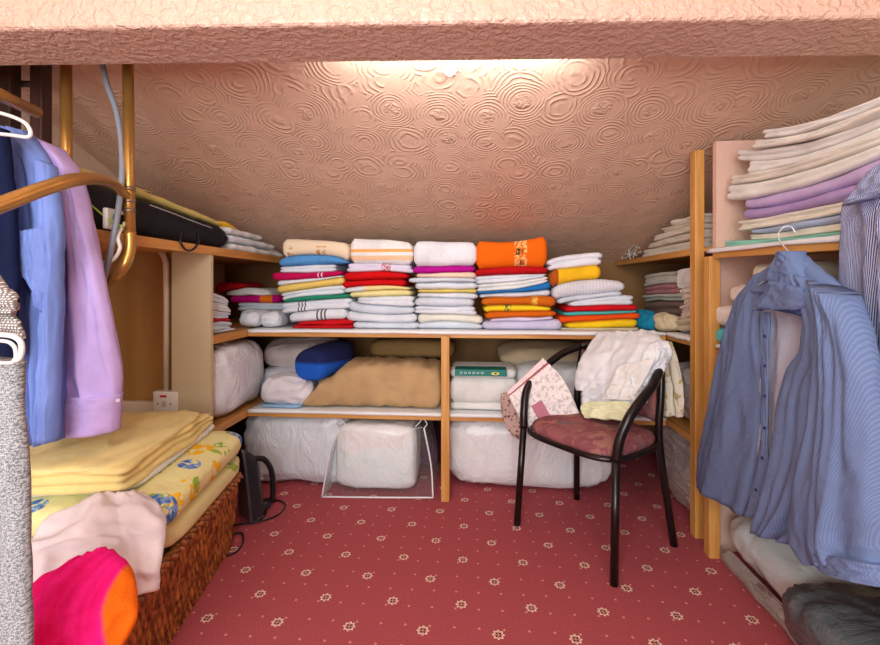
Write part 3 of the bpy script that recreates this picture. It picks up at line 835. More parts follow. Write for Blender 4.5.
# clear zip bag
zb = empty('storage_bag', (-.46, 2.3, 0), 'clear zipped storage bag with white piping holding a white quilt, on the carpet', 'storage bag')
B = {k: onP(x, y, (0, Y, 0), (0, 1, 0)) for k, x, y, Y in [('fbl', 322, 501.5, 2.135), ('fbr', 433, 494, 2.15), ('ftl', 339, 428, 2.205), ('ftr', 424, 428, 2.205), ('pl', 341, 418, 2.215), ('pr', 426, 417, 2.215)]}
B['fbl'].z = max(.004, B['fbl'].z); B['fbr'].z = .012
back = {k: Vector((p.x * .96, 2.52, p.z)) for k, p in B.items()}
def face_grid(a, b, c, d, bulge, nrm, n=14, seed=0):
    v = []; f = []
    for j in range(n + 1):
        for i in range(n + 1):
            p = a.lerp(b, i / n).lerp(d.lerp(c, i / n), j / n)
            w = math.sin(math.pi * i / n) * math.sin(math.pi * j / n)
            p = p + Vector(nrm) * (bulge * w + w * .018 * noise.noise(p * 9 + Vector((seed, 0, 0)))); v.append(p)
    for j in range(n):
        for i in range(n): q = j * (n + 1) + i; f.append((q, q + 1, q + n + 2, q + n + 1))
    return v, f
mb = MB()
mb.add(*face_grid(B['fbl'], B['fbr'], B['ftr'], B['ftl'], .012, (0, -1, 0)))
mb.add(*face_grid(B['ftl'], B['ftr'], back['ftr'], back['ftl'], -.02, (0, 0, 1)))
mb.add(*face_grid(back['fbl'], B['fbl'], B['ftl'], back['ftl'], .01, (-1, 0, 0)))
mb.add(*face_grid(B['fbr'], back['fbr'], back['ftr'], B['ftr'], .01, (1, 0, 0)))
mb.build('plastic_cover', clear_plastic('clear_vinyl', .05, (225, 230, 228), 9), zb, smooth=True)
mpip = plain('white_piping', (236, 234, 238), .4)
mb = MB()
bmid = onY(378, 500, 2.14); bmid.z = .008
for pth in ([B['ftl'], onY(330, 452, 2.17), B['fbl']], [B['fbl'], bmid, B['fbr']], [B['fbr'], onY(431, 465, 2.18), B['ftr']]):
    mb.tube(spline(pth, 8), .0042, 6)
for s_, (xa, ya) in ((1, (339, 428)), (-1, (424, 428))):
    a = onY(xa, ya, 2.205); b = onY(xa - 4 * s_ + 2, 412.5 + 6, 2.212); c = onY(xa + 9 * s_, ya - 1, 2.20)
    mb.tube(spline([a, onY(xa - 3 * s_, 424, 2.207), onY(xa + 1 * s_, 419, 2.209), onY(xa + 5 * s_, 423, 2.205), c], 6), .0028, 6)
mb.build('piping', mpip, zb, smooth=True)
mb = MB().tube(spline([B['ftl'] + Vector((.01, .01, 0)), onY(382, 433, 2.2), B['ftr'] + Vector((-.01, .01, 0))], 8), .0022, 5)
mb.build('zip', mpip, zb, smooth=True)
tag(soft('folded_quilt', (-.488, 2.315, .018), (.42, .28, .335), M_DUV, e1=.3, e2=.28, wr=.012, wf=5, seed=8), 'white quilt folded inside the clear zipped bag', 'quilt')
# right hand white duvet
x0, x1, _, _ = bx(449, 612, 418, 495, 2.30)
tag(soft('rolled_duvet', ((x0 + x1) / 2, 2.46, .003), (x1 - x0 + .04, .42, .372), M_DUV, e1=.42, e2=.35, wr=.026, wf=7, seed=12, stretch=(.7, 1, 2.0)), 'long white quilted duvet rolled up on the carpet behind the chair', 'duvet')
tag(soft('crumpled_cloth', (-.26, 2.62, .003), (.17, .3, .2), cloth((92, 36, 70), terry=False), e1=.6, e2=.5, wr=.02, wf=8, seed=2), 'dark plum cloth in shadow on the carpet left of the slim post', 'cloth')
# bags under the short right shelf
cb = empty('bedding_bag', (1.16, 2.18, 0), 'tall clear bag of pale folded bedding under the shelf beside the pine posts', 'bedding bag')
soft('bedding', (1.15, 2.20, .004), (.36, .42, .37), shiny_bag('bagged_pale_bedding', (206, 196, 190), .25, (5, 5, 22), 1.0), cb, e1=.4, e2=.3, wr=.02, wf=7, seed=22)
tag(soft('bedding_bag', (1.16, 2.18, Z1 + .004), (.38, .40, .26), shiny_bag('white_bagged_bedding', (206, 200, 200), .3, (8, 8, 12), .8), e1=.5, e2=.4, wr=.03, wf=6, seed=25), 'white plastic wrapped bedding on the low shelf left of the pine posts', 'bedding bag')

# ---- low shelf, left bay
tag(soft('duvet_bag', (-1.315, 2.16, Z1 + .004), (.36, .50, .345), shiny_bag('white_plastic_sack', (232, 234, 240), .28, (10, 5, 3), .55), e1=.5, e2=.45, wr=.022, wf=6, seed=31, stretch=(1, 1, 2)), 'bulging white plastic sack of bedding beside the chipboard end panel', 'bedding bag')
tag(soft('pillow', (-1.02, 2.60, Z1 + .165), (.44, .28, .15), cloth((214, 196, 190), terry=False), e1=.6, e2=.4, wr=.02, wf=6, seed=33, tilt=(.22, 0)), 'dusty pink pillow leaning at the back of the low shelf corner', 'pillow')
tag(soft('pillow', (-1.03, 2.62, Z1 + .006), (.42, .42, .17), cloth((226, 226, 236), terry=False), e1=.6, e2=.4, wr=.012, wf=6, seed=34), 'pale lilac white pillow under the dusty pink one', 'pillow')
tag(soft('folded_pillowcase', (-.97, 2.29, Z1 + .008), (.27, .2, .155), cloth((226, 222, 226), terry=False), e1=.75, e2=.5, wr=.022, wf=8, seed=35, rotz=.12), 'crumpled off white pillowcase at the front of the low shelf corner', 'pillowcase')
tag(folded('folded_cloth', .22, .1, (0, 0, 0), (.012, .013, .012), W((150, 186, 218), terry=False), 1, 36, (-1.10, 2.19, Z1 + .006)), 'flat light blue cloth peeking out on the low shelf corner edge', 'cloth')
# blue fleece roll
n = 40; vv = []; ff = []
axis = Vector((.30, .88, 0)).normalized(); side = Vector((axis.y, -axis.x, 0)); c0 = onY(307, 367, 2.22)
M_FLE = NT('blue_fleece'); oc = M_FLE.coord()
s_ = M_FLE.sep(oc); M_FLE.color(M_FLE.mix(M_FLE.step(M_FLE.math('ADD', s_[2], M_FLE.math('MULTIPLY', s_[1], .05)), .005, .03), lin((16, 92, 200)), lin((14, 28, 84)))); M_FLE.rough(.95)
M_FLE.bump(M_FLE.noise(oc, 300, 2), .5, .003)
ra, rb = .098, .080
prof = [(0, .0), (0, .6), (.006, .84), (.02, .96), (.05, 1.02), (.14, 1.03), (.24, 1.0), (.30, .9), (.32, .5), (.32, 0)]
for (d, s) in prof:
    for i in range(n):
        th = 2 * math.pi * i / n; w = 1 + .06 * noise.noise(Vector((math.cos(th) * 1.5, math.sin(th) * 1.5, d * 5)))
        cx = math.copysign(abs(math.cos(th)) ** .8, math.cos(th)); cz = math.copysign(abs(math.sin(th)) ** .8, math.sin(th))
        vv.append(c0 + axis * d + side * (cx * ra * s * w) + Vector((0, 0, cz * rb * s * w + d * .12)))
for j in range(len(prof) - 1):
    for i in range(n): ff.append((j * n + i, j * n + (i + 1) % n, (j + 1) * n + (i + 1) % n, (j + 1) * n + i))
o = mesh_obj('rolled_blanket', vv, ff, M_FLE.m, origin=c0); o.rotation_euler = (0, 0, 0)
tag(o, 'royal blue fleece blanket rolled up on the low shelf beside the tan blanket', 'blanket')
# tan blanket: swept outline
def outline_block(name, xs, tops, Yf, D, z, mat, seed=0, wr=.01, nose=.05, nx=54):
    """long soft bundle along X: height profile tops over xs, resting on z."""
    v = []; f = []; m = 30
    for i in range(nx + 1):
        t = i / nx; k = t * (len(xs) - 1); a = min(int(k), len(xs) - 2); fr = k - a; fr = fr * fr * (3 - 2 * fr)
        X = lerp(xs[a], xs[a + 1], k - a); H = lerp(tops[a], tops[a + 1], fr); e = min(1, min(t, 1 - t) / .04); e = math.sqrt(max(0, 1 - (1 - e) ** 2)) * .98 + .02
        for j in range(m):
            th = 2 * math.pi * j / m; c = math.cos(th); s = math.sin(th)
            y = math.copysign(abs(c) ** .45, c) * D / 2 * (0.85 + .15 * e); zz = math.copysign(abs(s) ** .6, s) * H / 2 * e
            P = Vector((X, Yf + D / 2 + y, z + H / 2 + zz))
            q = Vector((X * 7, P.y * 7, P.z * 14 - X * 8))
            dd = wr * (noise.noise(q + Vector((seed, 0, 0))) + .7 * (1 - 3 * abs(noise.noise(q * 1.7))))
            P += Vector((0, c, s)) * dd
            P.z = max(P.z, z + .001 + (P.z - z) * .02); v.append(P)
    for i in range(nx):
        for j in range(m): f.append((i * m + j, i * m + (j + 1) % m, (i + 1) * m + (j + 1) % m, (i + 1) * m + j))
    f += [tuple(range(m))[::-1], tuple(range(nx * m, nx * m + m))]
    return mesh_obj(name, v, f, mat, origin=((xs[0] + xs[-1]) / 2, Yf + D / 2, z))
xs = [onY(x, 400, 2.26).x for x in (304, 325, 350, 375, 400, 420, 442)]
zt = [onY(x, y, 2.30).z - Z1 for x, y in ((304, 398), (325, 379), (350, 363), (375, 362), (400, 364), (420, 364), (442, 367))]
M_TAN = cloth((196, 162, 118), terry=False, name='tan_cloth')
tag(outline_block('folded_blanket', xs, zt, 2.215, .32, Z1 + .006, M_TAN, 3, .011), 'large tan blanket lying soft and creased on the low back shelf', 'blanket')
tag(soft('folded_blanket', (-.36, 2.72, Z1 + .2), (.52, .3, .12), cloth((150, 118, 74), terry=False), e1=.5, e2=.4, wr=.01, seed=44), 'brown folded blanket behind the tan one on the low shelf', 'blanket')
# packaged mattress protector
x0, x1, z0_, z1_ = bx(451, 515, 370, 409, 2.23)
pk = empty('packaged_bedding', ((x0 + x1) / 2, 2.35, Z1), 'flat white packaged mattress protector with a teal green label, right of the slim post', 'bedding pack')
Mpk = cloth((232, 232, 228), terry=False)
hh = z1_ - Z1 - .008
for a, b_ in ((0, .18), (.18, .78), (.78, 1.0)):
    o = folded('fabric_layer', x1 - x0 + .03, .26, (0, 0, 0), ((b_ - a) * hh,) * 3, Mpk, 1, int(a * 9) + 60, (0, 0, 0))
    o.parent = pk; o.location = Vector((x0 - .01, 2.215, Z1 + .007 + a * hh)) - pk.location
zl = Z1 + .007 + hh
lb = MB().box((x0 + .02, 2.208, zl - .028), (x0 + .28, 2.216, zl - .001)).box((x0 + .02, 2.209, zl - .002), (x0 + .28, 2.30, zl + .004)).build('label', plain('teal_label', (14, 124, 112), .35), pk)
mb = MB()
for i in range(6):
    xx = x0 + .052 + i * .021
    mb.tube([(xx + .006 * math.cos(t * math.pi / 4), 2.2065, zl - .012 + .0045 * math.sin(t * math.pi / 4)) for t in range(8)], .0011, 5, closed=True)
mb.build('lettering', plain('label_white', (235, 240, 240), .4), lb)
mb = MB().add([(x0 + .222 + .020 * math.cos(t * .3927), 2.2062, zl - .014 + .008 * math.sin(t * .3927)) for t in range(16)], [tuple(range(16))[::-1]])
mb.build('emblem', plain('label_yellow', (232, 214, 110), .4), lb)
MB().add([(x0 + .223 + .008 * math.cos(t * .3927), 2.2056, zl - .013 + .004 * math.sin(t * .3927)) for t in range(16)], [tuple(range(16))[::-1]]).build('emblem_mark', plain('label_dark', (60, 80, 50), .4), lb)
tag(soft('pillow', (.45, 2.62, Z1 + .17), (.60, .26, .13), cloth((196, 174, 140), terry=False), e1=.7, e2=.4, wr=.012, wf=7, seed=51, tilt=(.15, 0), pinch=.4), 'beige pillow at the back of the low shelf behind the chair', 'pillow')
tag(soft('pillow', (.47, 2.47, Z1 + .006), (.50, .34, .22), cloth((226, 230, 230), terry=False), e1=.6, e2=.4, wr=.012, wf=6, seed=52), 'white pillow on the low shelf right of the labelled pack', 'pillow')

# ================================================================ iron with its cord
M_BLK = plain('black_plastic', (20, 21, 24), .3, spec=.5)
M_SOLE = plain('grey_soleplate', (88, 92, 100), .28, .7)
base = onZ(246, 522, 0.0)
ir = empty('clothes_iron', (base.x, base.y, 0), 'black steam iron standing on its heel on the carpet beside the basket', 'iron')
# local iron: u = nose direction (up), w = width, d = towards handle
u_ = Vector((-.05, .0, 1)).normalized(); d_ = Vector((.9, .10, .05)).normalized(); w_ = u_.cross(d_).normalized(); d_ = w_.cross(u_).normalized()
# the sole faces the camera side slightly
rot = Matrix.Rotation(math.radians(42), 3, 'Z'); d_ = rot @ d_; w_ = rot @ w_
O = Vector((base.x - .02, base.y + .02, .014))
def I(a, b, c): return O + (u_ * a + w_ * b + d_ * c) * 1.18
def sole(sc, off):
    pts = []
    for t in range(25):
        s = -1 + t / 12; h = .255 * (1 - abs(s) ** 1.9); pts.append((h * sc + .0, s * .062 * sc * (1 if abs(s) < .9 else 1), off))
    return pts
def lofted(sections):
    v = []; f = []; n = len(sections[0])
    for sec in sections: v += [I(*p) for p in sec]
    for j in range(len(sections) - 1):
        for i in range(n): f.append((j * n + i, j * n + (i + 1) % n, (j + 1) * n + (i + 1) % n, (j + 1) * n + i))
    f += [tuple(range(n))[::-1], tuple(range((len(sections) - 1) * n, len(sections) * n))]
    return v, f
MB().add(*lofted([sole(1, 0), sole(1.0, .008)])).build('soleplate', M_SOLE, ir)
MB().add(*lofted([sole(.97, .0085), sole(.95, .025), sole(.86, .048), sole(.74, .060)])).build('body', plain('iron_shell', (34, 36, 42), .25), ir, bevel=.003)
MB().tube(spline([I(.205, 0, .045), I(.19, 0, .085), I(.14, 0, .112), I(.07, 0, .116), I(.012, 0, .110)], 6), [.013] * 25, 10).build('handle', M_BLK, ir, smooth=True)
MB().tube(spline([I(.012, -.03, .04), I(.010, 0, .10), I(.012, .03, .04)], 6), .012, 10).build('heel', M_BLK, ir, smooth=True)
MB().tube([I(.118, .0, .055), I(.118, 0, .078)], .014, 14).build('dial', plain('chrome_grey', (170, 172, 176), .25, .8), ir, smooth=True)
def fl(x, y, z=.006): return onZ(x, y, z)
cd = MB().tube(spline([I(.02, 0, .11), fl(262, 500), fl(272, 499), fl(285, 504), fl(279, 514), fl(262, 521), fl(240, 524), fl(226, 527), fl(229, 534), fl(241, 533), fl(243, 542), fl(236, 552), fl(225, 556)], 8), .004, 7)
cd.tube(spline([fl(262, 503, .012), fl(266, 512, .012), fl(262, 519, .014), fl(248, 523, .014)], 6), .004, 7)
cd.build('power_cord', M_BLK, ir, smooth=True)

# ================================================================ wicker basket
bl = Vector((-.165, .986, 0)); bw = Vector((-.986, -.165, 0)); BO = Vector((-.832, .86, 0)); BLN, BWD, BHT = .85, .50, .275
bk = empty('laundry_basket', BO + bl * .42 + bw * .25, 'long brown wicker basket heaped with yellow linen on the carpet', 'basket')
M_WICK = wicker_mat()
def weave(a, b, c, outn, L, H):
    """one wall: woven strands standing off a panel."""
    v = []; f = []; nu, nv = int(L / .0030), int(H / .0045)
    for j in range(nv + 1):
        for i in range(nu + 1):
            x = L * i / nu; z = H * j / nv; flare = .03 * (z / H)
            row = (x + .30 * z + .004 * noise.noise(Vector((x * 12, z * 12, 3)))) / .0125; st = z / .062
            k = 1 if int(row) % 2 == 0 else -1
            wv = math.cos(math.pi * st) * k
            prof = abs(math.sin(math.pi * row)) ** .7
            dd = .005 * wv * prof + .009 * prof + .0018 * noise.noise(Vector((x * 40, z * 60, L)))
            v.append(a + b * x + c * z + outn * (dd + flare))
    for j in range(nv):
        for i in range(nu): q = j * (nu + 1) + i; f.append((q, q + 1, q + nu + 2, q + nu + 1))
    return v, f
Zv = Vector((0, 0, 1))
MB().add(*weave(BO, bl, Zv, -bw, BLN, BHT)).build('side_panel', M_WICK, bk, smooth=True)
MB().add(*weave(BO + bw * BWD, bl, Zv, bw, BLN, BHT)).build('side_panel', M_WICK, bk, smooth=True)
MB().add(*weave(BO, bw, Zv, -bl, BWD, BHT)).build('end_panel', M_WICK, bk, smooth=True)
MB().add(*weave(BO + bl * BLN, bw, Zv, bl, BWD, BHT)).build('end_panel', M_WICK, bk, smooth=True)
c4 = [BO, BO + bl * BLN, BO + bl * BLN + bw * BWD, BO + bw * BWD]
MB().add([p + Zv * .012 for p in c4], [(0, 1, 2, 3)]).build('bottom', M_WICK, bk)
mb = MB()
cr = []
ex = [(-bl - bw), (bl - bw), (bl + bw), (-bl + bw)]
cc = [p + e * .03 + Zv * BHT for p, e in zip(c4, ex)]
pts = []
for i in range(4):
    for k in range(60): pts.append(cc[i].lerp(cc[(i + 1) % 4], k / 60))
for s_ in range(3):
    pp = [p + Zv * (.010 * math.sin(i * .9 + s_ * 2.09)) + (bw * .010 * math.cos(i * .9 + s_ * 2.09)) for i, p in enumerate(pts)]
    mb.tube(pp, .0085, 6, closed=True)
mb.build('braided_rim', M_WICK, bk, smooth=True)
tag(soft('wash_load', BO + bl * .425 + bw * .25 + Zv * .016, (.80, .46, .24), cloth((206, 198, 160), terry=False), rotz=math.atan2(bl.y, bl.x), e1=.3, e2=.3, seed=61), 'cream linen filling the inside of the wicker basket', 'linen')

# heap on the basket
def posy(name, base):
    k = NT(name); oc = k.coord(); c = lin(base)
    for off, col, thr, fr in ((0.0, (150, 190, 70), .56, 26), (.07, (248, 196, 40), .54, 30), (.13, (132, 168, 218), .48, 34), (.13, (76, 120, 196), .58, 34)):
        mp = k.n('ShaderNodeMapping'); k.link(oc, mp.inputs[0]); mp.inputs['Location'].default_value = (off, off * .6, off * .4)
        v = k.voro(mp.outputs[0], 7.0, 'F1', 1.0)
        m = k.math('MULTIPLY', k.math('LESS_THAN', v.outputs['Distance'], .36), k.step(k.noise(mp.outputs[0], fr, 2, .6, 1.0), thr - .06, thr - .02))
        c = k.mix(m, c, lin(col))
    k.color(c); k.rough(.9); k.b.inputs['Specular IOR Level'].default_value = .15
    k.bump(k.noise(oc, 24, 4), .5, .012); return k.m
M_FLO = posy('yellow_floral_duvet', (238, 232, 168))
M_FLO2 = floral('pale_floral_cotton', (232, 226, 164), [((170, 200, 90), .64, 3.7)], 7)
M_YEL = cloth((246, 226, 152), terry=False, name='plain_yellow_cotton')
rz = math.atan2(bl.y, bl.x)
def bp(l, w, z): return BO + bl * l + bw * w + Zv * z
GB = None
tag(soft('folded_duvet', bp(.60, .20, .288), (.60, .50, .095), M_FLO2, rotz=rz, e1=.55, e2=.25, wr=.012, wf=5, seed=62, flat=True), 'pale yellow duvet lying directly on the basket rim under the floral one', 'duvet')
tag(soft('folded_duvet', bp(.58, .215, .36), (.66, .54, .118), M_FLO, rotz=rz, e1=.6, e2=.25, wr=.014, wf=5, seed=63, flat=False), 'yellow duvet with blue and gold flowers lying on the basket heap', 'duvet')
tag(soft('folded_sheet', bp(.60, .27, .462), (.60, .44, .045), cloth((236, 236, 232), terry=False), rotz=rz, e1=.7, e2=.25, wr=.012, wf=6, seed=64, flat=False), 'white sheet squeezed between the floral duvet and the plain yellow one', 'sheet')
o = folded('folded_sheet', .60, .45, (0, 0, 0), (.066, .066, .052), M_YEL, 3, 65, (0, 0, 0), rz, wob=.016, ns=3, na=.022)
o.location = bp(.27, .05, .492)
tag(soft('folded_sheet', bp(.55, .27, .538), (.56, .40, .036), cloth((244, 226, 158), terry=False), rotz=rz, e1=.7, e2=.3, wr=.016, wf=8, seed=66, flat=False, stretch=(2.5, 1, .8)), 'loose yellow cotton fold highest on the basket heap below the lilac cuffs', 'sheet')
tag(o, 'plain yellow cotton sheet folded on top of the basket heap', 'sheet')

# towels hanging over the near rim
def rowsD(rows): return [(atD(*a), atD(*b)) for a, b in rows]
M_PINKW = cloth((234, 222, 224), name='pale_pink_towel')
tw = drape(rowsD([((84, 509, 1.17), (146, 501, 1.22)), ((46, 524, 1.11), (165, 514, 1.17)), ((30, 548, 1.06), (165, 540, 1.13)), ((24, 575, 1.02), (161, 566, 1.09)), ((30, 600, 1.00), (159, 590, 1.08))]), M_PINKW, 'bath_towel', full=.07, folds=1.6, amp=.010, seed=4, crease=.010, origin=bp(.2, 0, .3), ropes=((.30, .08, .022, .45), (.52, .05, -.022, .4), (.8, .08, .014, .1)), out=(.3, -1, .3))
tag(tw, 'pale pink white bath towel thrown over the near corner of the basket', 'towel')
kp = NT('pink_beach_towel'); uv = kp.sep(kp.coord('UV'))
e_ = kp.math('ADD', uv[0], kp.math('MULTIPLY', uv[1], -.10))
cc_ = kp.mix(kp.step(kp.noise(kp.coord('UV', (20, 3, 1)), 1.5, 3), .3, .7), lin((236, 20, 110)), lin((255, 40, 150)))
cc_ = kp.mix(kp.step(e_, .150, .163), cc_, lin((244, 112, 24)))
cc_ = kp.mix(kp.math('GREATER_THAN', e_, .222), cc_, lin((40, 150, 180)))
kp.color(cc_); kp.rough(.95); kp.bump(kp.noise(kp.coord(), 260, 3), .6, .004)
kp.b.inputs['Specular IOR Level'].default_value = .1
tw = drape(rowsD([((66, 567, .96), (112, 552, 1.02)), ((36, 582, .93), (132, 568, 1.0)), ((14, 604, .90), (138, 598, .97)), ((8, 634, .88), (137, 620, .95)), ((6, 665, .86), (122, 648, .93)), ((8, 700, .84), (96, 690, .91))]), kp.m, 'beach_towel', full=.06, folds=1.2, amp=.006, seed=7, crease=.006, origin=bp(.05, 0, .2), out=(.3, -1, .3))
tag(tw, 'hot pink beach towel with an orange border over the front of the basket', 'towel')

# ================================================================ socket, conduit, trunking, cable
M_CON = plain('cream_conduit', (222, 206, 178), .4)
P = lambda x, y, Y=1.89: onY(x, y, Y)
tag(MB().tube(spline([P(128, 249, 1.875), P(150, 249, 1.875), P(161, 252, 1.878), P(166, 262, 1.88)], 6) + [P(166.5, 300, 1.88), P(166.5, 392, 1.88)], .012, 12).build('cable_conduit', M_CON, origin=P(166, 392), smooth=True), 'cream pipe running up the brown board from the white socket', 'conduit')
sk = P(166, 402, 1.86)
so = empty('wall_socket', sk, 'white electrical switch box with a red marking at the foot of the cream pipe', 'socket')
MB().box(sk + Vector((-.062, 0, -.046)), sk + Vector((.055, .038, .046))).build('back_box', M_WHITE, so, bevel=.004)
MB().box(sk + Vector((-.045, -.008, -.040)), sk + Vector((.038, 0, .040))).build('face_plate', M_WHITE, so, bevel=.003)
MB().box(sk + Vector((-.012, -.013, -.018)), sk + Vector((.008, -.008, .008))).build('switch', plain('grey_switch', (190, 186, 176), .4), so, bevel=.002)
MB().box(sk + Vector((-.022, -.0095, .022)), sk + Vector((.008, -.008, .032))).build('red_marking', plain('red_print', (190, 30, 30), .4), so)
MB().tube([sk + Vector((-.032, -.010, -.006)), sk + Vector((-.032, -.0075, -.006))], .004, 8).tube([sk + Vector((.027, -.010, -.006)), sk + Vector((.027, -.0075, -.006))], .004, 8).build('screw', plain('screw_metal', (120, 116, 110), .4, .8), so)
a = P(60, 405, 1.895); b = P(152, 405, 1.895)
tag(MB().box((a.x, 1.865, a.z - .030), (sk.x - .064, 1.898, a.z + .030)).build('cable_trunking', M_CREAMP, bevel=.003), 'cream cable trunking running left from the white switch box', 'trunking')

# ================================================================ upper left shelf
ZT = Z3 + T + .001
bag = empty('holdall', (-1.32, 1.75, ZT), 'long black fabric holdall lying on the upper left shelf', 'bag')
M_BAG = cloth((34, 36, 40), terry=False, name='black_nylon')
M_BAG.node_tree.nodes['Principled BSDF'].inputs['Roughness'].default_value = .6
xs_ = []
v = []; f = []; nx, m = 40, 26
for i in range(nx + 1):
    t = i / nx; Y = lerp(1.25, 2.06, t); H = lerp(.165, .115, t); e = min(1, min(t, 1 - t) / .05); e = math.sqrt(max(0, 1 - (1 - e) ** 2)) * .97 + .03
    for j in range(m):
        th = 2 * math.pi * j / m; c = math.cos(th); s = math.sin(th)
        x = math.copysign(abs(c) ** .5, c) * .15; z = math.copysign(abs(s) ** .55, s) * H / 2 * e
        Pp = Vector((-1.33 + x, Y, ZT + .003 + H / 2 + z)); dd = .009 * noise.noise(Pp * 9) + .006 * (1 - 3 * abs(noise.noise(Vector((Pp.x * 5, Pp.y * 14, Pp.z * 14)))))
        Pp += Vector((c, 0, s)) * dd; Pp.z = max(ZT + .001, Pp.z); v.append(Pp)
for i in range(nx):
    for j in range(m): f.append((i * m + j, i * m + (j + 1) % m, (i + 1) * m + (j + 1) % m, (i + 1) * m + j))
f += [tuple(range(m))[::-1], tuple(range(nx * m, nx * m + m))]
mesh_obj('bag_body', v, f, M_BAG, bag)
MB().tube(spline([onX(x, y, -1.163) for x, y in ((150, 205), (172, 213), (195, 222), (212, 228))], 6), .002, 5).build('piping', plain('pale_piping', (190, 190, 190), .5), bag, smooth=True)
MB().tube(spline([onX(181, 231, -1.16), onX(180, 240, -1.14), onX(185, 249, -1.132), onX(192, 250, -1.132), onX(198, 243, -1.135), onX(197, 233, -1.16)], 6), .0045, 7).build('carry_handle', M_BLK, bag, smooth=True)
def xbundle(name, Ys, tops, X, D, z, mat, seed, wr=.006, n=44):
    """soft bundle along Y, front face at X."""
    v = []; f = []; m = 22
    for i in range(n + 1):
        t = i / n; k = t * (len(Ys) - 1); a = min(int(k), len(Ys) - 2); Y = lerp(Ys[a], Ys[a + 1], k - a); H = lerp(tops[a], tops[a + 1], k - a)
        zb_ = z if isinstance(z, (int, float)) else lerp(z[a], z[a + 1], k - a)
        e = min(1, min(t, 1 - t) / .05); e = math.sqrt(max(0, 1 - (1 - e) ** 2)) * .97 + .03
        for j in range(m):
            th = 2 * math.pi * j / m; c = math.cos(th); s = math.sin(th)
            Pp = Vector((X - D / 2 + math.copysign(abs(c) ** .5, c) * D / 2, Y, zb_ + H / 2 + math.copysign(abs(s) ** .6, s) * H / 2 * e))
            Pp += Vector((c, 0, s)) * wr * (noise.noise(Pp * 12 + Vector((seed, 0, 0))) + .4)
            v.append(Pp)
    for i in range(n):
        for j in range(m): f.append((i * m + j, i * m + (j + 1) % m, (i + 1) * m + (j + 1) % m, (i + 1) * m + j))
    f += [tuple(range(m))[::-1], tuple(range(n * m, n * m + m))]
    return mesh_obj(name, v, f, mat, origin=(X, Ys[0], zb_))
def yx(px, X): return onX(px, 250, X).y
def zx(px, py, X): return onX(px, py, X).z
tag(xbundle('folded_throw', [1.30, 1.6, 1.9, 2.1], [.035, .04, .035, .028], -1.24, .26, (ZT + .178, ZT + .158, ZT + .135, ZT + .123), cloth((222, 202, 122)), 3), 'pale yellow throw laid along the top of the black holdall', 'throw')
tag(xbundle('folded_cloth', [2.10, 2.3, 2.42], [.03, .03, .02], -1.22, .2, (ZT + .125, ZT + .085, ZT + .078), cloth((236, 182, 40)), 5), 'golden yellow cloth past the end of the black holdall near the ceiling', 'cloth')
GW = 'white linen past the holdall on the upper left shelf'
for k, (ya, yb, h0, h1, zz, lab) in enumerate([(2.09, 2.66, .042, .03, 0.002, 'lowest white linen strip past the black holdall'), (2.09, 2.56, .04, .03, .046, 'middle white linen strip past the black holdall'), (2.085, 2.42, .034, .026, .088, 'upper white linen strip past the black holdall'), (2.36, 2.74, .05, .02, .03, 'farthest crumpled white linen on the upper left shelf')]):
    tag(xbundle('folded_sheet', [ya, (ya + yb) / 2, yb], [h0, (h0 + h1) / 2, h1], -1.17 - .01 * k - (.03 if k == 3 else 0), .24, ZT + zz, W(WH if k % 2 else WH3, terry=False), 11 + k, .008), lab, 'sheet', GW)
# brown blanket folded above near end
o = folded('folded_blanket', .20, .18, (0, 0, 0), (.05, .05, .05), cloth((120, 92, 62), bands=((.018, .022, (226, 206, 160)), (.036, .040, (226, 206, 160))), axis='Z'), 2, 71, (-1.50, 1.52, 1.392))
tag(o, 'brown folded blanket with cream edges above the holdall, behind the pipe', 'blanket')
o = folded('folded_blanket', .26, .24, (0, 0, 0), (.165, .165, .165), cloth((44, 38, 38)), 4, 72, (-1.72, 1.54, ZT))
tag(o, 'dark blankets stacked on the shelf between wall and holdall', 'blanket')
# power strip with plug
ps = onX(108, 221, -1.155)
pw = empty('extension_socket', (ps.x, ps.y, ps.z), 'white extension socket on the shelf edge beside the bent copper pipe', 'socket')
ps = Vector((-1.135, ps.y, ps.z))
MB().box(ps + Vector((0, -.045, -.03)), ps + Vector((.016, .03, .035))).build('casing', M_WHITE, pw, bevel=.004)
MB().box(ps + Vector((.016, -.025, -.018)), ps + Vector((.04, .012, .018))).build('plug', M_BLK, pw, bevel=.005)
D0 = lambda x, y, d=1.36: atD(x, y, d)
MB().tube(spline([ps + Vector((.04, 0, 0)), D0(118, 236), D0(120, 248), D0(114, 259), D0(104, 263), D0(94, 262)], 6), .0055, 8).build('cable', M_WHITE, pw, smooth=True)
MB().tube(spline([D0(86, 200), D0(98, 211), D0(110, 220), D0(123, 227)], 6), .003, 6).build('earth_wire', plain('green_yellow_wire', (170, 200, 60), .4), pw, smooth=True)

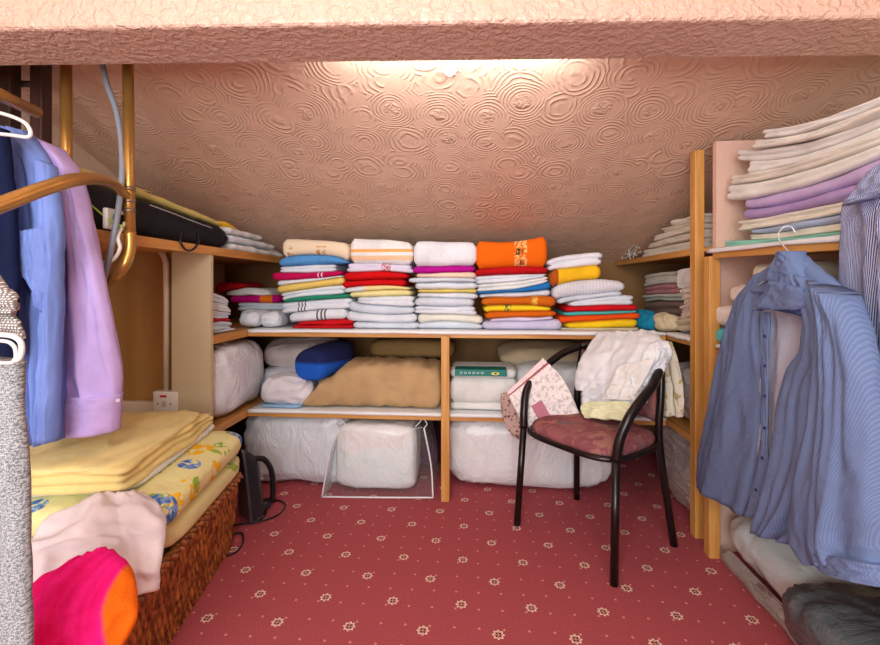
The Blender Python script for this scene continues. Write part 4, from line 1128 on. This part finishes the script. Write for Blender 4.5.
# ================================================================ pipes and ladder, left
M_COP = plain('lacquered_copper', (206, 158, 84), .28, .7, bump=(40, .15, .002), var=.35)
dp = 1.40
g = empty('pipe_frame', atD(128, 250, dp), 'copper coloured bent pipe frame with collars rising to the beam', 'pipe')
p0 = atD(128, 60, dp)
MB().tube([p0, atD(129, 190, dp), atD(130, 235, dp)], .0158, 14).build('upright_pipe', M_COP, g, smooth=True)
MB().tube(spline([atD(130, 232, dp), atD(130, 248, dp), atD(124, 266, dp - .01), atD(110, 279, dp), atD(90, 287, dp + .06), atD(60, 290, dp + .14)], 8), .017, 14).build('bent_lower_pipe', M_COP, g, smooth=True)
MB().tube(spline([atD(127, 197, dp), atD(113, 184, dp - .10), atD(97, 179, 1.16), atD(74, 180, 1.03), atD(40, 190, .93), atD(0, 205, .84), atD(-60, 226, .74)], 8), .0155, 14).build('hanging_rail', M_COP, g, smooth=True)
mc = plain('dull_solder', (150, 128, 100), .4, .7)
for y in (187, 199, 209):
    MB().tube([atD(129.3, y, dp), atD(129.4, y + 4, dp)], .0175, 14).build('collar', mc, g, smooth=True)
tag(MB().tube([atD(66, 56, 1.46), atD(66.5, 250, 1.46)], .0165, 14).build('upright_pipe', M_COP, origin=atD(66, 270, 1.62), smooth=True), 'brass coloured upright pipe behind the lilac shirt', 'pipe')
tag(MB().tube([atD(-60, 66, .85), atD(0, 95, 1.0), atD(36, 112, 1.18)], .015, 14).build('clothes_rail', M_COP, origin=atD(0, 95, 1.0), smooth=True), 'short brass clothes rail above the blue shirt, sloping to the dark ladder', 'rail')
tag(MB().tube(spline([atD(100, 50, 1.42), atD(107, 84, 1.42), atD(116, 110, 1.41), atD(121, 140, 1.40), atD(122, 175, 1.38), atD(119, 205, 1.36), atD(114, 235, 1.35), atD(106, 272, 1.36), atD(96, 300, 1.40)], 8), .0085, 10).build('flexible_hose', plain('grey_hose', (136, 142, 152), .4), origin=atD(106, 272, 1.36), smooth=True), 'grey flexible hose hanging down left of the copper pipe', 'hose')
M_DKW = wood('dark_stained_wood', (66, 34, 22), (40, 20, 14), 'Z')
ld = empty('wooden_ladder', atD(30, 200, 1.5), 'dark stained wooden ladder behind the hanging shirts', 'ladder')
for xa, xb in ((3, 17), (35, 48)):
    a = atD(xa, 50, 1.52); b = atD(xb, 300, 1.52)
    lo = b.z - .6
    MB().box((a.x, a.y - .02, 0.0), (a.x + (xb - xa) / F * 1.52, a.y + .02, min(a.z, 1.9))).build('stile', M_DKW, ld, bevel=.004)
for py in (84, 176, 268, 350, 430):
    a = atD(12, py, 1.55); b = atD(42, py, 1.55)
    MB().tube([a, b], .012, 8).build('rung', M_DKW, ld, smooth=True)

# small lamp on the slope behind the beam
lp = Vector((-.075, 1.50, ceil_z(1.50)))
lm = empty('ceiling_lamp', lp, 'small white lamp holder on the sloping ceiling just behind the beam', 'lamp')
nn = Vector((0, -math.sin(math.atan(.397)), -math.cos(math.atan(.397))))
MB().tube([lp, lp + nn * .012], .024, 20).build('base', M_WHITE, lm, smooth=False)
MB().tube([lp + nn * .012, lp + nn * .022], .018, 16).build('bulb_holder', M_WHITE, lm)

# ================================================================ chair
FLp, Np = Vector((.197, 1.953, 0)), Vector((.497, 1.585, 0))
Rv = (Np - FLp).normalized(); Bv = Vector((-Rv.y, Rv.x, 0)); CW, CD = .475, .41
def cp(a, b, z): return FLp + Rv * a + Bv * b + Vector((0, 0, z))
ch = empty('armchair', cp(CW / 2, CD / 2, 0), 'dark metal framed tub chair with maroon patterned seat and cloths over its back', 'chair')
M_FRM = plain('black_enamel_metal', (30, 22, 22), .28, .35, spec=.6)
M_SEAT = floral('maroon_patterned_fabric', (150, 92, 92), [((134, 78, 84), .50, 2.2), ((158, 108, 98), .56, 5.5), ((186, 122, 90), .68, 9.1), ((126, 96, 98), .60, 14.0)], 15)
SH = .425
for a, b, a2, b2 in ((0, 0, .012, .03), (CW, 0, CW - .012, .03)):
    MB().tube([cp(a, b, .0), cp(a2, b2, SH + .01)], .0148, 12).build('leg', M_FRM, ch, smooth=True)
for a, b, a2, b2 in ((0, CD, .035, CD - .045), (CW, CD, CW - .035, CD - .045)):
    MB().tube(spline([cp(a, b, 0), cp(a2, b2, SH - .02), cp(a2, b2 + .01, .60), cp(a2 + (.01 if a == 0 else -.01), b2 + .035, .76)], 6), .0148, 12).build('leg', M_FRM, ch, smooth=True)
for s_ in (0, 1):
    A = lambda a: a if s_ == 0 else CW - a
    pts = [cp(A(.012), .03, SH), cp(A(.004), .04, .50), cp(A(-.012), .07, .575), cp(A(-.022), .13, .632), cp(A(-.02), .21, .675), cp(A(.0), .30, .725), cp(A(.04), .385, .762)]
    MB().tube(spline(pts, 7), .0175, 12).build('arm', M_FRM, ch, smooth=True)
MB().tube(spline([cp(.04, .385, .762), cp(.10, .435, .775), cp(CW / 2, .455, .782), cp(CW - .10, .435, .775), cp(CW - .04, .385, .762)], 8), .0150, 12).build('back_rail', M_FRM, ch, smooth=True)
# seat ring and cushion
def ringpt(th, sx, sy, z, e=.55):
    c, s = math.cos(th), math.sin(th)
    return cp(CW / 2 + math.copysign(abs(c) ** e, c) * sx, .195 + math.copysign(abs(s) ** e, s) * sy, z)
MB().tube([ringpt(t * math.pi / 30, CW / 2 - .008, .20, SH - .006) for t in range(60)], .011, 8, closed=True).build('seat_rim', M_FRM, ch, smooth=True)
v = []; f = []; n = 60
prof = [(.80, -.012), (.93, -.010), (.985, .004), (.99, .018), (.95, .034), (.85, .045), (.65, .054), (.4, .060), (.15, .062)]
for (k, z) in prof:
    for t in range(n):
        p = ringpt(t * 2 * math.pi / n, (CW / 2 - .014) * k, .196 * k, SH + z); p.z += .004 * noise.noise(p * 14); v.append(p)
for j in range(len(prof) - 1):
    for t in range(n): f.append((j * n + t, j * n + (t + 1) % n, (j + 1) * n + (t + 1) % n, (j + 1) * n + t))
f += [tuple(range(n))[::-1], tuple(range((len(prof) - 1) * n, len(prof) * n))]
mesh_obj('seat', v, f, M_SEAT, ch)
v = []; f = []; na, nb = 24, 16
for j in range(nb + 1):
    for i in range(na + 1):
        t = i / na; a = lerp(.055, CW - .055, t); arc = 1 - (2 * t - 1) ** 2; z = lerp(.49, .745, j / nb)
        w = (max(0, 1 - abs(2 * t - 1) ** 6) * max(0, 1 - abs(2 * j / nb - 1) ** 6)) ** .5
        v.append(cp(a, .375 + .055 * arc - .022 * w, z))
K = len(v)
for j in range(nb + 1):
    for i in range(na + 1):
        t = i / na; a = lerp(.055, CW - .055, t); arc = 1 - (2 * t - 1) ** 2; z = lerp(.49, .745, j / nb)
        w = (max(0, 1 - abs(2 * t - 1) ** 6) * max(0, 1 - abs(2 * j / nb - 1) ** 6)) ** .5
        v.append(cp(a, .378 + .055 * arc + .020 * w, z))
for j in range(nb):
    for i in range(na): q = j * (na + 1) + i; f.append((q, q + 1, q + na + 2, q + na + 1)); f.append((K + q, K + q + na + 1, K + q + na + 2, K + q + 1))
for j in range(nb):
    q = j * (na + 1); f.append((q, q + na + 1, K + q + na + 1, K + q)); q += na; f.append((q, K + q, K + q + na + 1, q + na + 1))
for i in range(na):
    f.append((i, K + i, K + i + 1, i + 1)); q = nb * (na + 1) + i; f.append((q, q + 1, K + q + 1, K + q))
mesh_obj('backrest', v, f, M_SEAT, ch)

# cloths on the chair: planes parallel to its back
def CPl(x, y, b): return onP(x, y, cp(0, b, 0), Bv)
def rowsC(rows, b): return [(CPl(l[0], l[1], b if len(l) < 3 else l[2]), CPl(r[0], r[1], b if len(r) < 3 else r[2])) for l, r in rows]
outc = -Bv
M_TW = cloth((232, 234, 236), terry=False, name='white_table_linen')
org = cp(CW / 2, .3, .47)
DC = dict(out=outc, origin=org)
tag(drape(rowsC([((598, 333, .40), (655, 331, .40)), ((590, 345, .33), (662, 341, .33)), ((582, 357, .27), (660, 356, .27)), ((577, 370, .26), (652, 368, .25)), ((575, 382, .255), (640, 381, .24)), ((577, 390, .25), (622, 398, .24))], .3), M_TW, 'tablecloth', th=.006, full=.012, folds=1.3, amp=.007, seed=2, crease=.004, hemw=.004, ropes=((.55, .03, -.012, -.35), (.3, .04, -.008, .25), (.8, .05, .012, -.2)), **DC), 'large white tablecloth draped over the chair back, reaching up to the shelf edge', 'tablecloth')
tag(drape(rowsC([((618, 366, .225), (656, 358, .235)), ((613, 378, .215), (648, 374, .225)), ((607, 390, .21), (640, 389, .22)), ((601, 399, .205), (632, 400, .215))], .22), W(WH3, terry=False), 'tablecloth', th=.004, full=.008, folds=1.0, amp=.005, seed=44, crease=.003, ropes=((.4, .06, .008, .2),), **DC), 'folded white cloth corner lying over the front of the large tablecloth on the chair', 'cloth')
tag(drape(rowsC([((584, 386, .25), (648, 380, .26)), ((582, 395, .235), (645, 392, .25)), ((583, 404, .23), (640, 404, .24)), ((588, 412, .22), (630, 416, .23))], .24), W(WH, terry=False), 'napkin', th=.006, full=.02, folds=2.6, amp=.008, seed=3, crease=.005, ropes=((.3, .05, .010, .3), (.7, .05, -.010, -.2)), **DC), 'crumpled white cloth under the large tablecloth on the chair seat', 'cloth')
tag(drape(rowsC([((583, 402, .225), (630, 402, .22)), ((581, 410, .20), (633, 411, .20)), ((585, 418, .18), (629, 421, .18))], .2), cloth((234, 236, 196), terry=False), 'napkin', th=.005, full=.012, folds=2.5, amp=.006, seed=5, crease=.004, **DC), 'pale yellow green napkin lying lowest on the chair seat', 'napkin')
for k, (rw, lab) in enumerate([
  ([((650, 344, .30), (668, 342, .34)), ((642, 356, .24), (672, 352, .33)), ((640, 366, .23), (668, 364, .33))], 'highest ruffle of white cloth by the right arm of the chair'),
  ([((636, 364, .23), (668, 358, .31)), ((630, 376, .215), (664, 372, .30)), ((632, 386, .21), (658, 384, .29))], 'middle ruffle of white cloth by the right arm of the chair'),
  ([((632, 384, .22), (660, 378, .29)), ((628, 394, .21), (654, 390, .28)), ((634, 402, .205), (646, 402, .27))], 'lowest ruffle of white cloth by the right arm of the chair')]):
    tag(drape(rowsC(rw, .25), M_TW, 'napkin', th=.004, full=.018, folds=1.8, amp=.008, seed=60 + k, crease=.004, ropes=((.4, .08, .012, .1),), nu=26, nv=24, **DC), lab, 'cloth', 'ruffled white cloths by the right chair arm')
M_BF = floral('beige_floral_cloth', (222, 212, 190), [((190, 170, 120), .58, 3.3), ((170, 150, 150), .66, 8.1)], 22)
tag(drape(rowsC([((650, 336, .42), (672, 342, .46)), ((660, 358, .47), (680, 368, .48)), ((663, 388, .48), (684, 398, .49)), ((664, 416, .48), (683, 417, .49))], .45), M_BF, 'tablecloth', th=.004, folds=1.5, amp=.012, seed=8, out=outc, origin=cp(CW, .48, .5)), 'beige floral cloth hanging behind the right side of the chair back', 'tablecloth')
# printed napkin on the left arm
kn_ = NT('printed_napkin'); uvv = kn_.sep(kn_.coord('UV')); c = lin((240, 230, 228))
fl_ = kn_.step(kn_.noise(kn_.coord('UV'), 60, 4), .52, .58)
c = kn_.mix(kn_.math('MULTIPLY', fl_, .5), c, lin((150, 150, 130)))
c = kn_.mix(kn_.math('MULTIPLY', kn_.band(uvv[0], .07, .125), kn_.band(uvv[1], .13, .24)), c, lin((190, 120, 136)))
c = kn_.mix(kn_.band(uvv[1], .020, .028), c, lin((170, 80, 90)))
c = kn_.mix(kn_.band(uvv[1], -.01, .014), c, lin((244, 214, 214)))
kn_.color(c); kn_.rough(.9); kn_.bump(kn_.noise(kn_.coord('UV'), 40, 3), .4, .006)
AL = cp(-.02, .10, .62)
def APl(x, y, off=0.0): return onP(x, y, AL + Rv * off, Rv * .8 + Bv * -.6)
tag(drape([(APl(507, 392), APl(543, 358, .01)), (APl(513, 405, .02), APl(560, 375, .03)), (APl(522, 422, .035), APl(571, 394, .05)), (APl(532, 440, .045), APl(579, 413, .06))], kn_.m, 'napkin', th=.004, folds=1.2, amp=.006, seed=9, out=(-.3, -1, .2), origin=AL), 'white napkin printed with red flowers over the left arm of the chair', 'napkin')
tag(drape([(APl(501, 394, -.03), APl(513, 390, -.01)), (APl(501, 408, -.03), APl(520, 410, -.015)), (APl(505, 424, -.03), APl(523, 428, -.02)), (APl(512, 436, -.03), APl(524, 440, -.025))], cloth((190, 160, 150), terry=False, fleck=((120, 80, 76), 50)), 'cloth_strip', th=.005, full=.012, folds=1.0, amp=.005, seed=10, out=(-.3, -1, .2), origin=AL), 'pinkish brown cloth hanging outside the left chair arm beneath the napkin', 'cloth')

# ================================================================ hanging garments, right
gn = Vector((-1, .06, 0)).normalized()
def GP_(x, y, off=0.0): return onP(x, y, Vector((.872, 1.36, 0)) + gn * off, gn)
def rowsG(rows, off=0.0): return [(GP_(l[0], l[1], off + (l[2] if len(l) > 2 else 0)), GP_(r[0], r[1], off + (r[2] if len(r) > 2 else 0))) for l, r in rows]
M_GING = check_mat('blue_gingham', (104, 124, 164), (74, 94, 142), (164, 178, 204), 1300, .5, True, .84)
M_GIN2 = check_mat('blue_gingham_inside', (186, 192, 206), (110, 126, 170), (186, 194, 214), 1300, .5, True, .7)
M_DENS = cloth((62, 78, 128), terry=False)
sb = GP_(790, 560)
sh = empty('shirt', Vector((.885, 1.36, .35)), 'open blue checked shirt hanging on a wire hanger from the top right shelf', 'shirt')
GO = dict(out=(-1, -.3, 0), crease=.0035)
drape(rowsG([((752, 288), (806, 286)), ((757, 320), (820, 318)), ((758, 375), (812, 380)), ((758, 430), (798, 430)), ((762, 500), (792, 505))], .014), M_GIN2, 'back_lining', sh, folds=2.5, amp=.006, seed=2, **GO)
drape(rowsG([((757, 279), (776, 268)), ((737, 304), (765, 300)), ((722, 352), (763, 352)), ((709, 412), (764, 415)), ((699, 462), (757, 470)), ((698, 487), (748, 517))], .012), M_GING, 'front_panel', sh, th=.003, full=.045, folds=1.6, amp=.010, seed=5, pexp=4, **GO)
drape(rowsG([((761, 312), (769, 312)), ((762, 360), (769, 360)), ((762, 420), (768, 420)), ((757, 470), (767, 475)), ((744, 517), (757, 518))], .034), M_GING, 'button_placket', sh, th=.004, folds=1, amp=.003, seed=6, nu=8, **GO)
drape(rowsG([((791, 268), (842, 292)), ((806, 310), (862, 330)), ((803, 350), (872, 380)), ((786, 379), (874, 420)), ((777, 440), (866, 470)), ((766, 492), (838, 520)), ((756, 533), (800, 546))], .03), M_GING, 'front_panel', sh, th=.003, full=.05, folds=2.4, amp=.012, seed=7, pexp=4, ropes=((.18, .05, .016, .15), (.5, .06, -.014, .1)), **GO)
drape(rowsG([((822, 284), (850, 298)), ((824, 330), (868, 338)), ((818, 400), (880, 405)), ((806, 460), (884, 470)), ((796, 510), (887, 520)), ((797, 545), (886, 552)), ((812, 566), (884, 570))], .05), M_GING, 'sleeve', sh, th=.004, full=.075, folds=2.0, amp=.010, seed=9, pexp=3, ropes=((.40, .035, -.022, .12), (.7, .05, .014, -.1)), **GO)
drape(rowsG([((822, 551), (884, 566)), ((822, 562), (885, 578)), ((824, 570), (886, 588))], .062), M_GING, 'cuff', sh, th=.004, full=.07, folds=1, amp=.003, seed=10, nv=12, pexp=3, **GO)
drape(rowsG([((784, 251), (799, 251)), ((773, 265), (818, 267)), ((757, 277), (840, 284)), ((746, 290), (852, 302))], .015), M_GING, 'yoke', sh, th=.004, full=.04, folds=1.4, amp=.003, seed=15, nv=20, pexp=3, **GO)
# collar: stand and turned-down leaf
drape(rowsG([((785, 251), (798, 251)), ((777, 264), (806, 268)), ((768, 280), (812, 288))], .03), M_GING, 'collar_band', sh, th=.004, full=.05, folds=1.4, amp=.003, seed=11, nv=16, pexp=3, **GO)
drape(rowsG([((772, 280), (804, 288)), ((762, 297), (806, 301)), ((757, 306), (800, 310)), ((755, 311), (772, 309))], .058), M_GING, 'collar', sh, th=.005, full=.02, folds=1.0, amp=.004, seed=12, nv=16, pexp=3, **GO)
drape(rowsG([((766, 296), (800, 300)), ((770, 304), (806, 307)), ((776, 309), (803, 316))], .05), M_DENS, 'inner_collar', sh, th=.004, full=.02, folds=1, amp=.003, seed=13, nv=12, **GO)
mbt = plain('dark_button', (40, 46, 80), .4)
for y in (336, 366, 396, 428, 458, 490):
    p = GP_(765 if y < 450 else 764 - (y - 450) * .2, y, .042); MB().tube([p, p + gn * .003], .0042, 10).build('button', mbt, sh)
whm = plain('white_wire', (226, 226, 230), .3, .3)
hk = empty('clothes_hanger', GP_(790, 262), 'white wire hanger hooked on the top right shelf edge under the checked shirt collar', 'hanger')
hp = [GP_(x, y, .02) for x, y in ((800, 231), (797, 226.5), (790, 227), (786, 234), (788, 243), (795, 249))]
top = onX(792, 240, .92)
MB().tube(spline([Vector((.934, 1.345, Z3 + .004)), Vector((.925, 1.35, Z3 + .022)), Vector((.905, 1.355, Z3 + .020)), Vector((.897, 1.36, Z3 - .01)), GP_(792, 256, .01)], 6), .0022, 6).build('hook', whm, hk, smooth=True)
MB().tube(spline([GP_(791, 253, .02), GP_(780, 262, .045), GP_(768, 278, .05), GP_(757, 286, .03)], 6), .0022, 6).tube(spline([GP_(791, 253, .02), GP_(806, 268, .01), GP_(838, 290, -.005), GP_(846, 298, -.005)], 6), .0022, 6).build('shoulder_wire', whm, hk, smooth=True)

# striped shirt nearest the frame edge
M_STR = check_mat('navy_white_stripe', (120, 136, 190), (46, 66, 140), (206, 214, 234), 1500, 0.0, False, .06)
s2 = empty('shirt', Vector((.93, 1.05, .4)), 'navy and white striped shirt hanging at the right edge, nearest the viewer', 'shirt')
def SP(x, y, off=0.0): return onP(x, y, Vector((.905, .98, 0)) + gn * off, gn)
def rowsS(rows, off=0.0): return [(SP(l[0], l[1], off), SP(r[0], r[1], off)) for l, r in rows]
drape(rowsS([((868, 184), (930, 150)), ((846, 204), (940, 190)), ((843, 240), (945, 260)), ((840, 320), (950, 380)), ((840, 400), (950, 480)), ((845, 500), (950, 560))]), M_STR, 'shirt_body', s2, th=.004, full=.03, folds=2.4, amp=.012, seed=21, nu=60, out=(-1, -.3, 0))
drape(rowsS([((882, 215), (925, 190)), ((884, 240), (930, 250)), ((886, 300), (935, 330)), ((890, 400), (940, 450)), ((894, 490), (940, 540))], .03), M_STR, 'sleeve', s2, th=.004, full=.05, folds=1.5, amp=.006, seed=22, out=(-1, -.3, 0))
drape(rowsS([((868, 176), (925, 140)), ((852, 196), (925, 170)), ((845, 206), (900, 190))], .035), M_STR, 'yoke', s2, th=.004, full=.03, folds=1, amp=.004, seed=23, nv=14, out=(-1, -.3, 0))

# under shelf on the right: trousers and bags along the skirting
M_PB = shiny_bag('grey_plastic_bag', (84, 92, 96), .3, (3, 2.2, 3), .8)
M_PB2 = shiny_bag('pale_green_bag', (208, 220, 220), .25, (4, 3, 4), .35)
c = Vector((1.13, 1.52, .03))
tag(soft('plastic_bag', (1.105, 1.50, .032), (.30, .56, .19), M_PB2, e1=.8, e2=.5, wr=.02, wf=6, seed=81, rotz=.03), 'pale greenish plastic bag bulging over the floor batten under the checked shirt', 'bag')
tag(soft('plastic_bag', (1.05, 1.00, .034), (.42, .66, .235), M_PB, e1=.7, e2=.4, wr=.03, wf=6, seed=83, rotz=.03), 'dark grey plastic bag at the bottom right corner of the picture', 'bag')
tag(soft('folded_cloth', (1.22, 1.25, .216), (.22, .45, .05), cloth((200, 186, 150), terry=False), e1=.6, e2=.4, wr=.01, wf=8, seed=85, flat=False), 'beige cloth tucked on top of the bags under the right shirts', 'cloth')
bt = MB()
# clear film lapping the batten
tag(drape([(Vector((.972, 1.74, .055)), Vector((.960, .62, .055))), (Vector((.947, 1.75, .034)), Vector((.930, .62, .034))), (Vector((.945, 1.75, .012)), Vector((.925, .62, .012)))], clear_plastic('clear_film', .06, (214, 206, 204), 9), 'plastic_film', th=.001, folds=6, amp=.004, seed=90, nu=80, nv=14, out=(-1, 0, .2), origin=(.95, 1.2, 0)), 'clear plastic film lapping over the floor batten below the right shelves', 'plastic sheet')

# ================================================================ hanging garments, left
def HD(x, y, d): return atD(x, y, d)
def rowsL(rows, d): return [(HD(l[0], l[1], l[2] if len(l) > 2 else d), HD(r[0], r[1], r[2] if len(r) > 2 else d)) for l, r in rows]
OL = dict(out=(.5, -1, 0))
M_LIL = cloth((196, 172, 226), terry=False, name='lilac_cotton')
M_BLUE = cloth((122, 146, 214), terry=False, name='blue_cotton')
M_NAVY = cloth((22, 30, 62), terry=False, name='navy_cotton')
ls = empty('shirt', HD(80, 300, 1.30), 'lilac long sleeved shirt hanging beside the copper pipes on the left', 'shirt')
drape(rowsL([((30, 134, 1.36), (52, 148, 1.34)), ((26, 160, 1.36), (70, 172, 1.32)), ((26, 240, 1.36), (88, 240, 1.30)), ((26, 340, 1.36), (96, 340, 1.30)), ((30, 436, 1.36), (84, 436, 1.30))], 1.34), M_LIL, 'shirt_body', ls, full=.05, folds=2, amp=.012, seed=31, **OL)
drape(rowsL([((46, 142), (58, 148)), ((60, 168), (76, 172)), ((66, 205), (88, 210)), ((63, 250), (98, 252)), ((60, 310), (111, 312)), ((57, 365), (121, 372)), ((60, 398), (121, 400))], 1.26), M_LIL, 'sleeve', ls, full=.07, folds=2, amp=.010, seed=32, pexp=3, ropes=((.5, .06, -.01, .1),), **OL)
drape(rowsL([((58, 396), (121, 394)), ((60, 412), (120, 411)), ((61, 436), (118, 430))], 1.255), M_LIL, 'cuff', ls, full=.075, folds=1, amp=.004, seed=33, nv=14, pexp=3, crease=.002, **OL)
p = HD(118, 400, 1.21); MB().tube([p, p + Vector((.002, -.003, 0))], .005, 10).build('button', whm, ls)
bs = empty('shirt', HD(35, 300, 1.05), 'blue cotton shirt with a turned collar flap hanging between navy and lilac garments', 'shirt')
drape(rowsL([((2, 128), (28, 132)), ((2, 150), (50, 165)), ((4, 200), (60, 215)), ((6, 300), (60, 300)), ((14, 370), (60, 370)), ((30, 442), (60, 440))], 1.2), M_BLUE, 'shirt_body', bs, full=.06, folds=2.5, amp=.022, seed=35, pexp=3, ropes=((.45, .07, -.02, .1),), **OL)
drape(rowsL([((40, 160), (54, 166)), ((42, 220), (62, 222)), ((44, 300), (61, 300)), ((41, 380), (59, 380)), ((38, 442), (58, 440))], 1.15), M_BLUE, 'sleeve', bs, full=.045, folds=1.4, amp=.006, seed=36, **OL)
drape(rowsL([((20, 232), (44, 228)), ((18, 254), (48, 258)), ((20, 272), (48, 288)), ((30, 284), (47, 300)), ((38, 300), (42, 312))], 1.13), M_BLUE, 'collar_flap', bs, full=.015, folds=1, amp=.006, seed=37, nv=24, **OL)
ns = drape(rowsL([((-40, 118), (8, 130)), ((-40, 170), (12, 172)), ((-40, 240), (16, 240)), ((-40, 300), (18, 300)), ((-40, 360), (16, 360))], 1.1), M_NAVY, 'jumper', full=.05, folds=1.5, amp=.008, seed=38, origin=HD(0, 300, 1.0), **OL)
tag(ns, 'navy garment hanging at the left edge of the picture above the tweed', 'jumper')
# plastic hanger of the blue shirt
whp = plain('clear_white_plastic', (216, 214, 210), .25)
hg = empty('clothes_hanger', HD(15, 122, 1.0), 'grey white plastic hanger above the blue shirt on the left', 'hanger')
MB().tube(spline([HD(-30, 108, .98), HD(0, 113, .98), HD(22, 121, .98), HD(30, 130, .98), HD(28, 137, .98), HD(10, 135, .98), HD(-20, 132, .98)], 7), .0042, 8).build('hanger_bar', whp, hg, smooth=True)
MB().tube(spline([HD(-30, 108, .98), HD(-34, 98, .98), HD(-28, 88, .95), HD(-16, 84, .945), HD(-10, 92, .96)], 6), .0025, 6).build('hook', whm, hg, smooth=True)
# tweed trousers on their hanger with a checked scarf
kt = NT('grey_tweed'); uvt = kt.coord('UV', (1, .35, 1)); nt_ = kt.noise(uvt, 700, 2); nt2 = kt.noise(kt.coord('UV', (.4, 1, 1)), 500, 2)
kt.color(kt.mix(kt.step(kt.math('ADD', kt.math('MULTIPLY', nt_, .5), kt.math('MULTIPLY', nt2, .5)), .42, .58), lin((104, 108, 112)), lin((182, 186, 188)))); kt.rough(.95)
kt.bump(nt_, .4, .002)
tt = drape(rowsL([((-50, 356), (23, 361)), ((-50, 400), (24, 402)), ((-50, 480), (28, 480)), ((-50, 560), (31, 560)), ((-50, 700), (33, 700))], .74), kt.m, 'trousers', full=.04, folds=1.0, amp=.006, seed=41, origin=HD(0, 420, .74), crease=.003, **OL)
tag(tt, 'grey tweed trousers folded over a hanger at the lower left edge', 'trousers')
hg = empty('clothes_hanger', HD(10, 350, .72), 'grey white plastic trouser hanger on top of the tweed at the left', 'hanger')
MB().tube(spline([HD(-30, 334, .70), HD(5, 335, .70), HD(18, 339, .70), HD(22, 347, .70), HD(20, 358, .70), HD(14, 361, .70)], 7), .0042, 8).tube(spline([HD(-30, 341, .70), HD(3, 341, .70), HD(13, 345, .70), HD(16, 352, .70), HD(15, 360, .70), HD(8, 363, .70), HD(-30, 362, .70)], 7), .003, 8).build('hanger_bar', whp, hg, smooth=True)
MB().tube(spline([HD(-14, 334, .70), HD(-14, 290, .72), HD(-14, 225, .76), HD(-12, 208, .80), HD(-4, 204, .83)], 6), .0022, 6).build('hook', whm, hg, smooth=True)
kc = NT('white_black_check_knit'); uc = kc.sep(kc.coord('UV'))
gr = kc.math('MULTIPLY', kc.step(kc.math('SINE', kc.math('MULTIPLY', uc[0], 1500)), -.2, .5), kc.step(kc.math('SINE', kc.math('MULTIPLY', uc[1], 1600)), -.4, .3))
kc.color(kc.mix(gr, lin((120, 112, 110)), lin((236, 228, 222)))); kc.rough(.95)
sc_ = empty('scarf', HD(5, 310, .72), 'white and grey finely checked scarf folded above the tweed trousers', 'scarf')
drape(rowsL([((-50, 268), (-2, 276)), ((-50, 288), (11, 292)), ((-50, 300), (18, 304)), ((-50, 312), (14, 314))], .73), kc.m, 'upper_fold', sc_, full=.03, folds=1, amp=.004, seed=51, nv=20, **OL)
drape(rowsL([((-50, 306), (8, 308)), ((-50, 318), (20, 322)), ((-50, 326), (27, 338))], .74), kc.m, 'lower_fold', sc_, full=.02, folds=1, amp=.004, seed=52, nv=20, **OL)
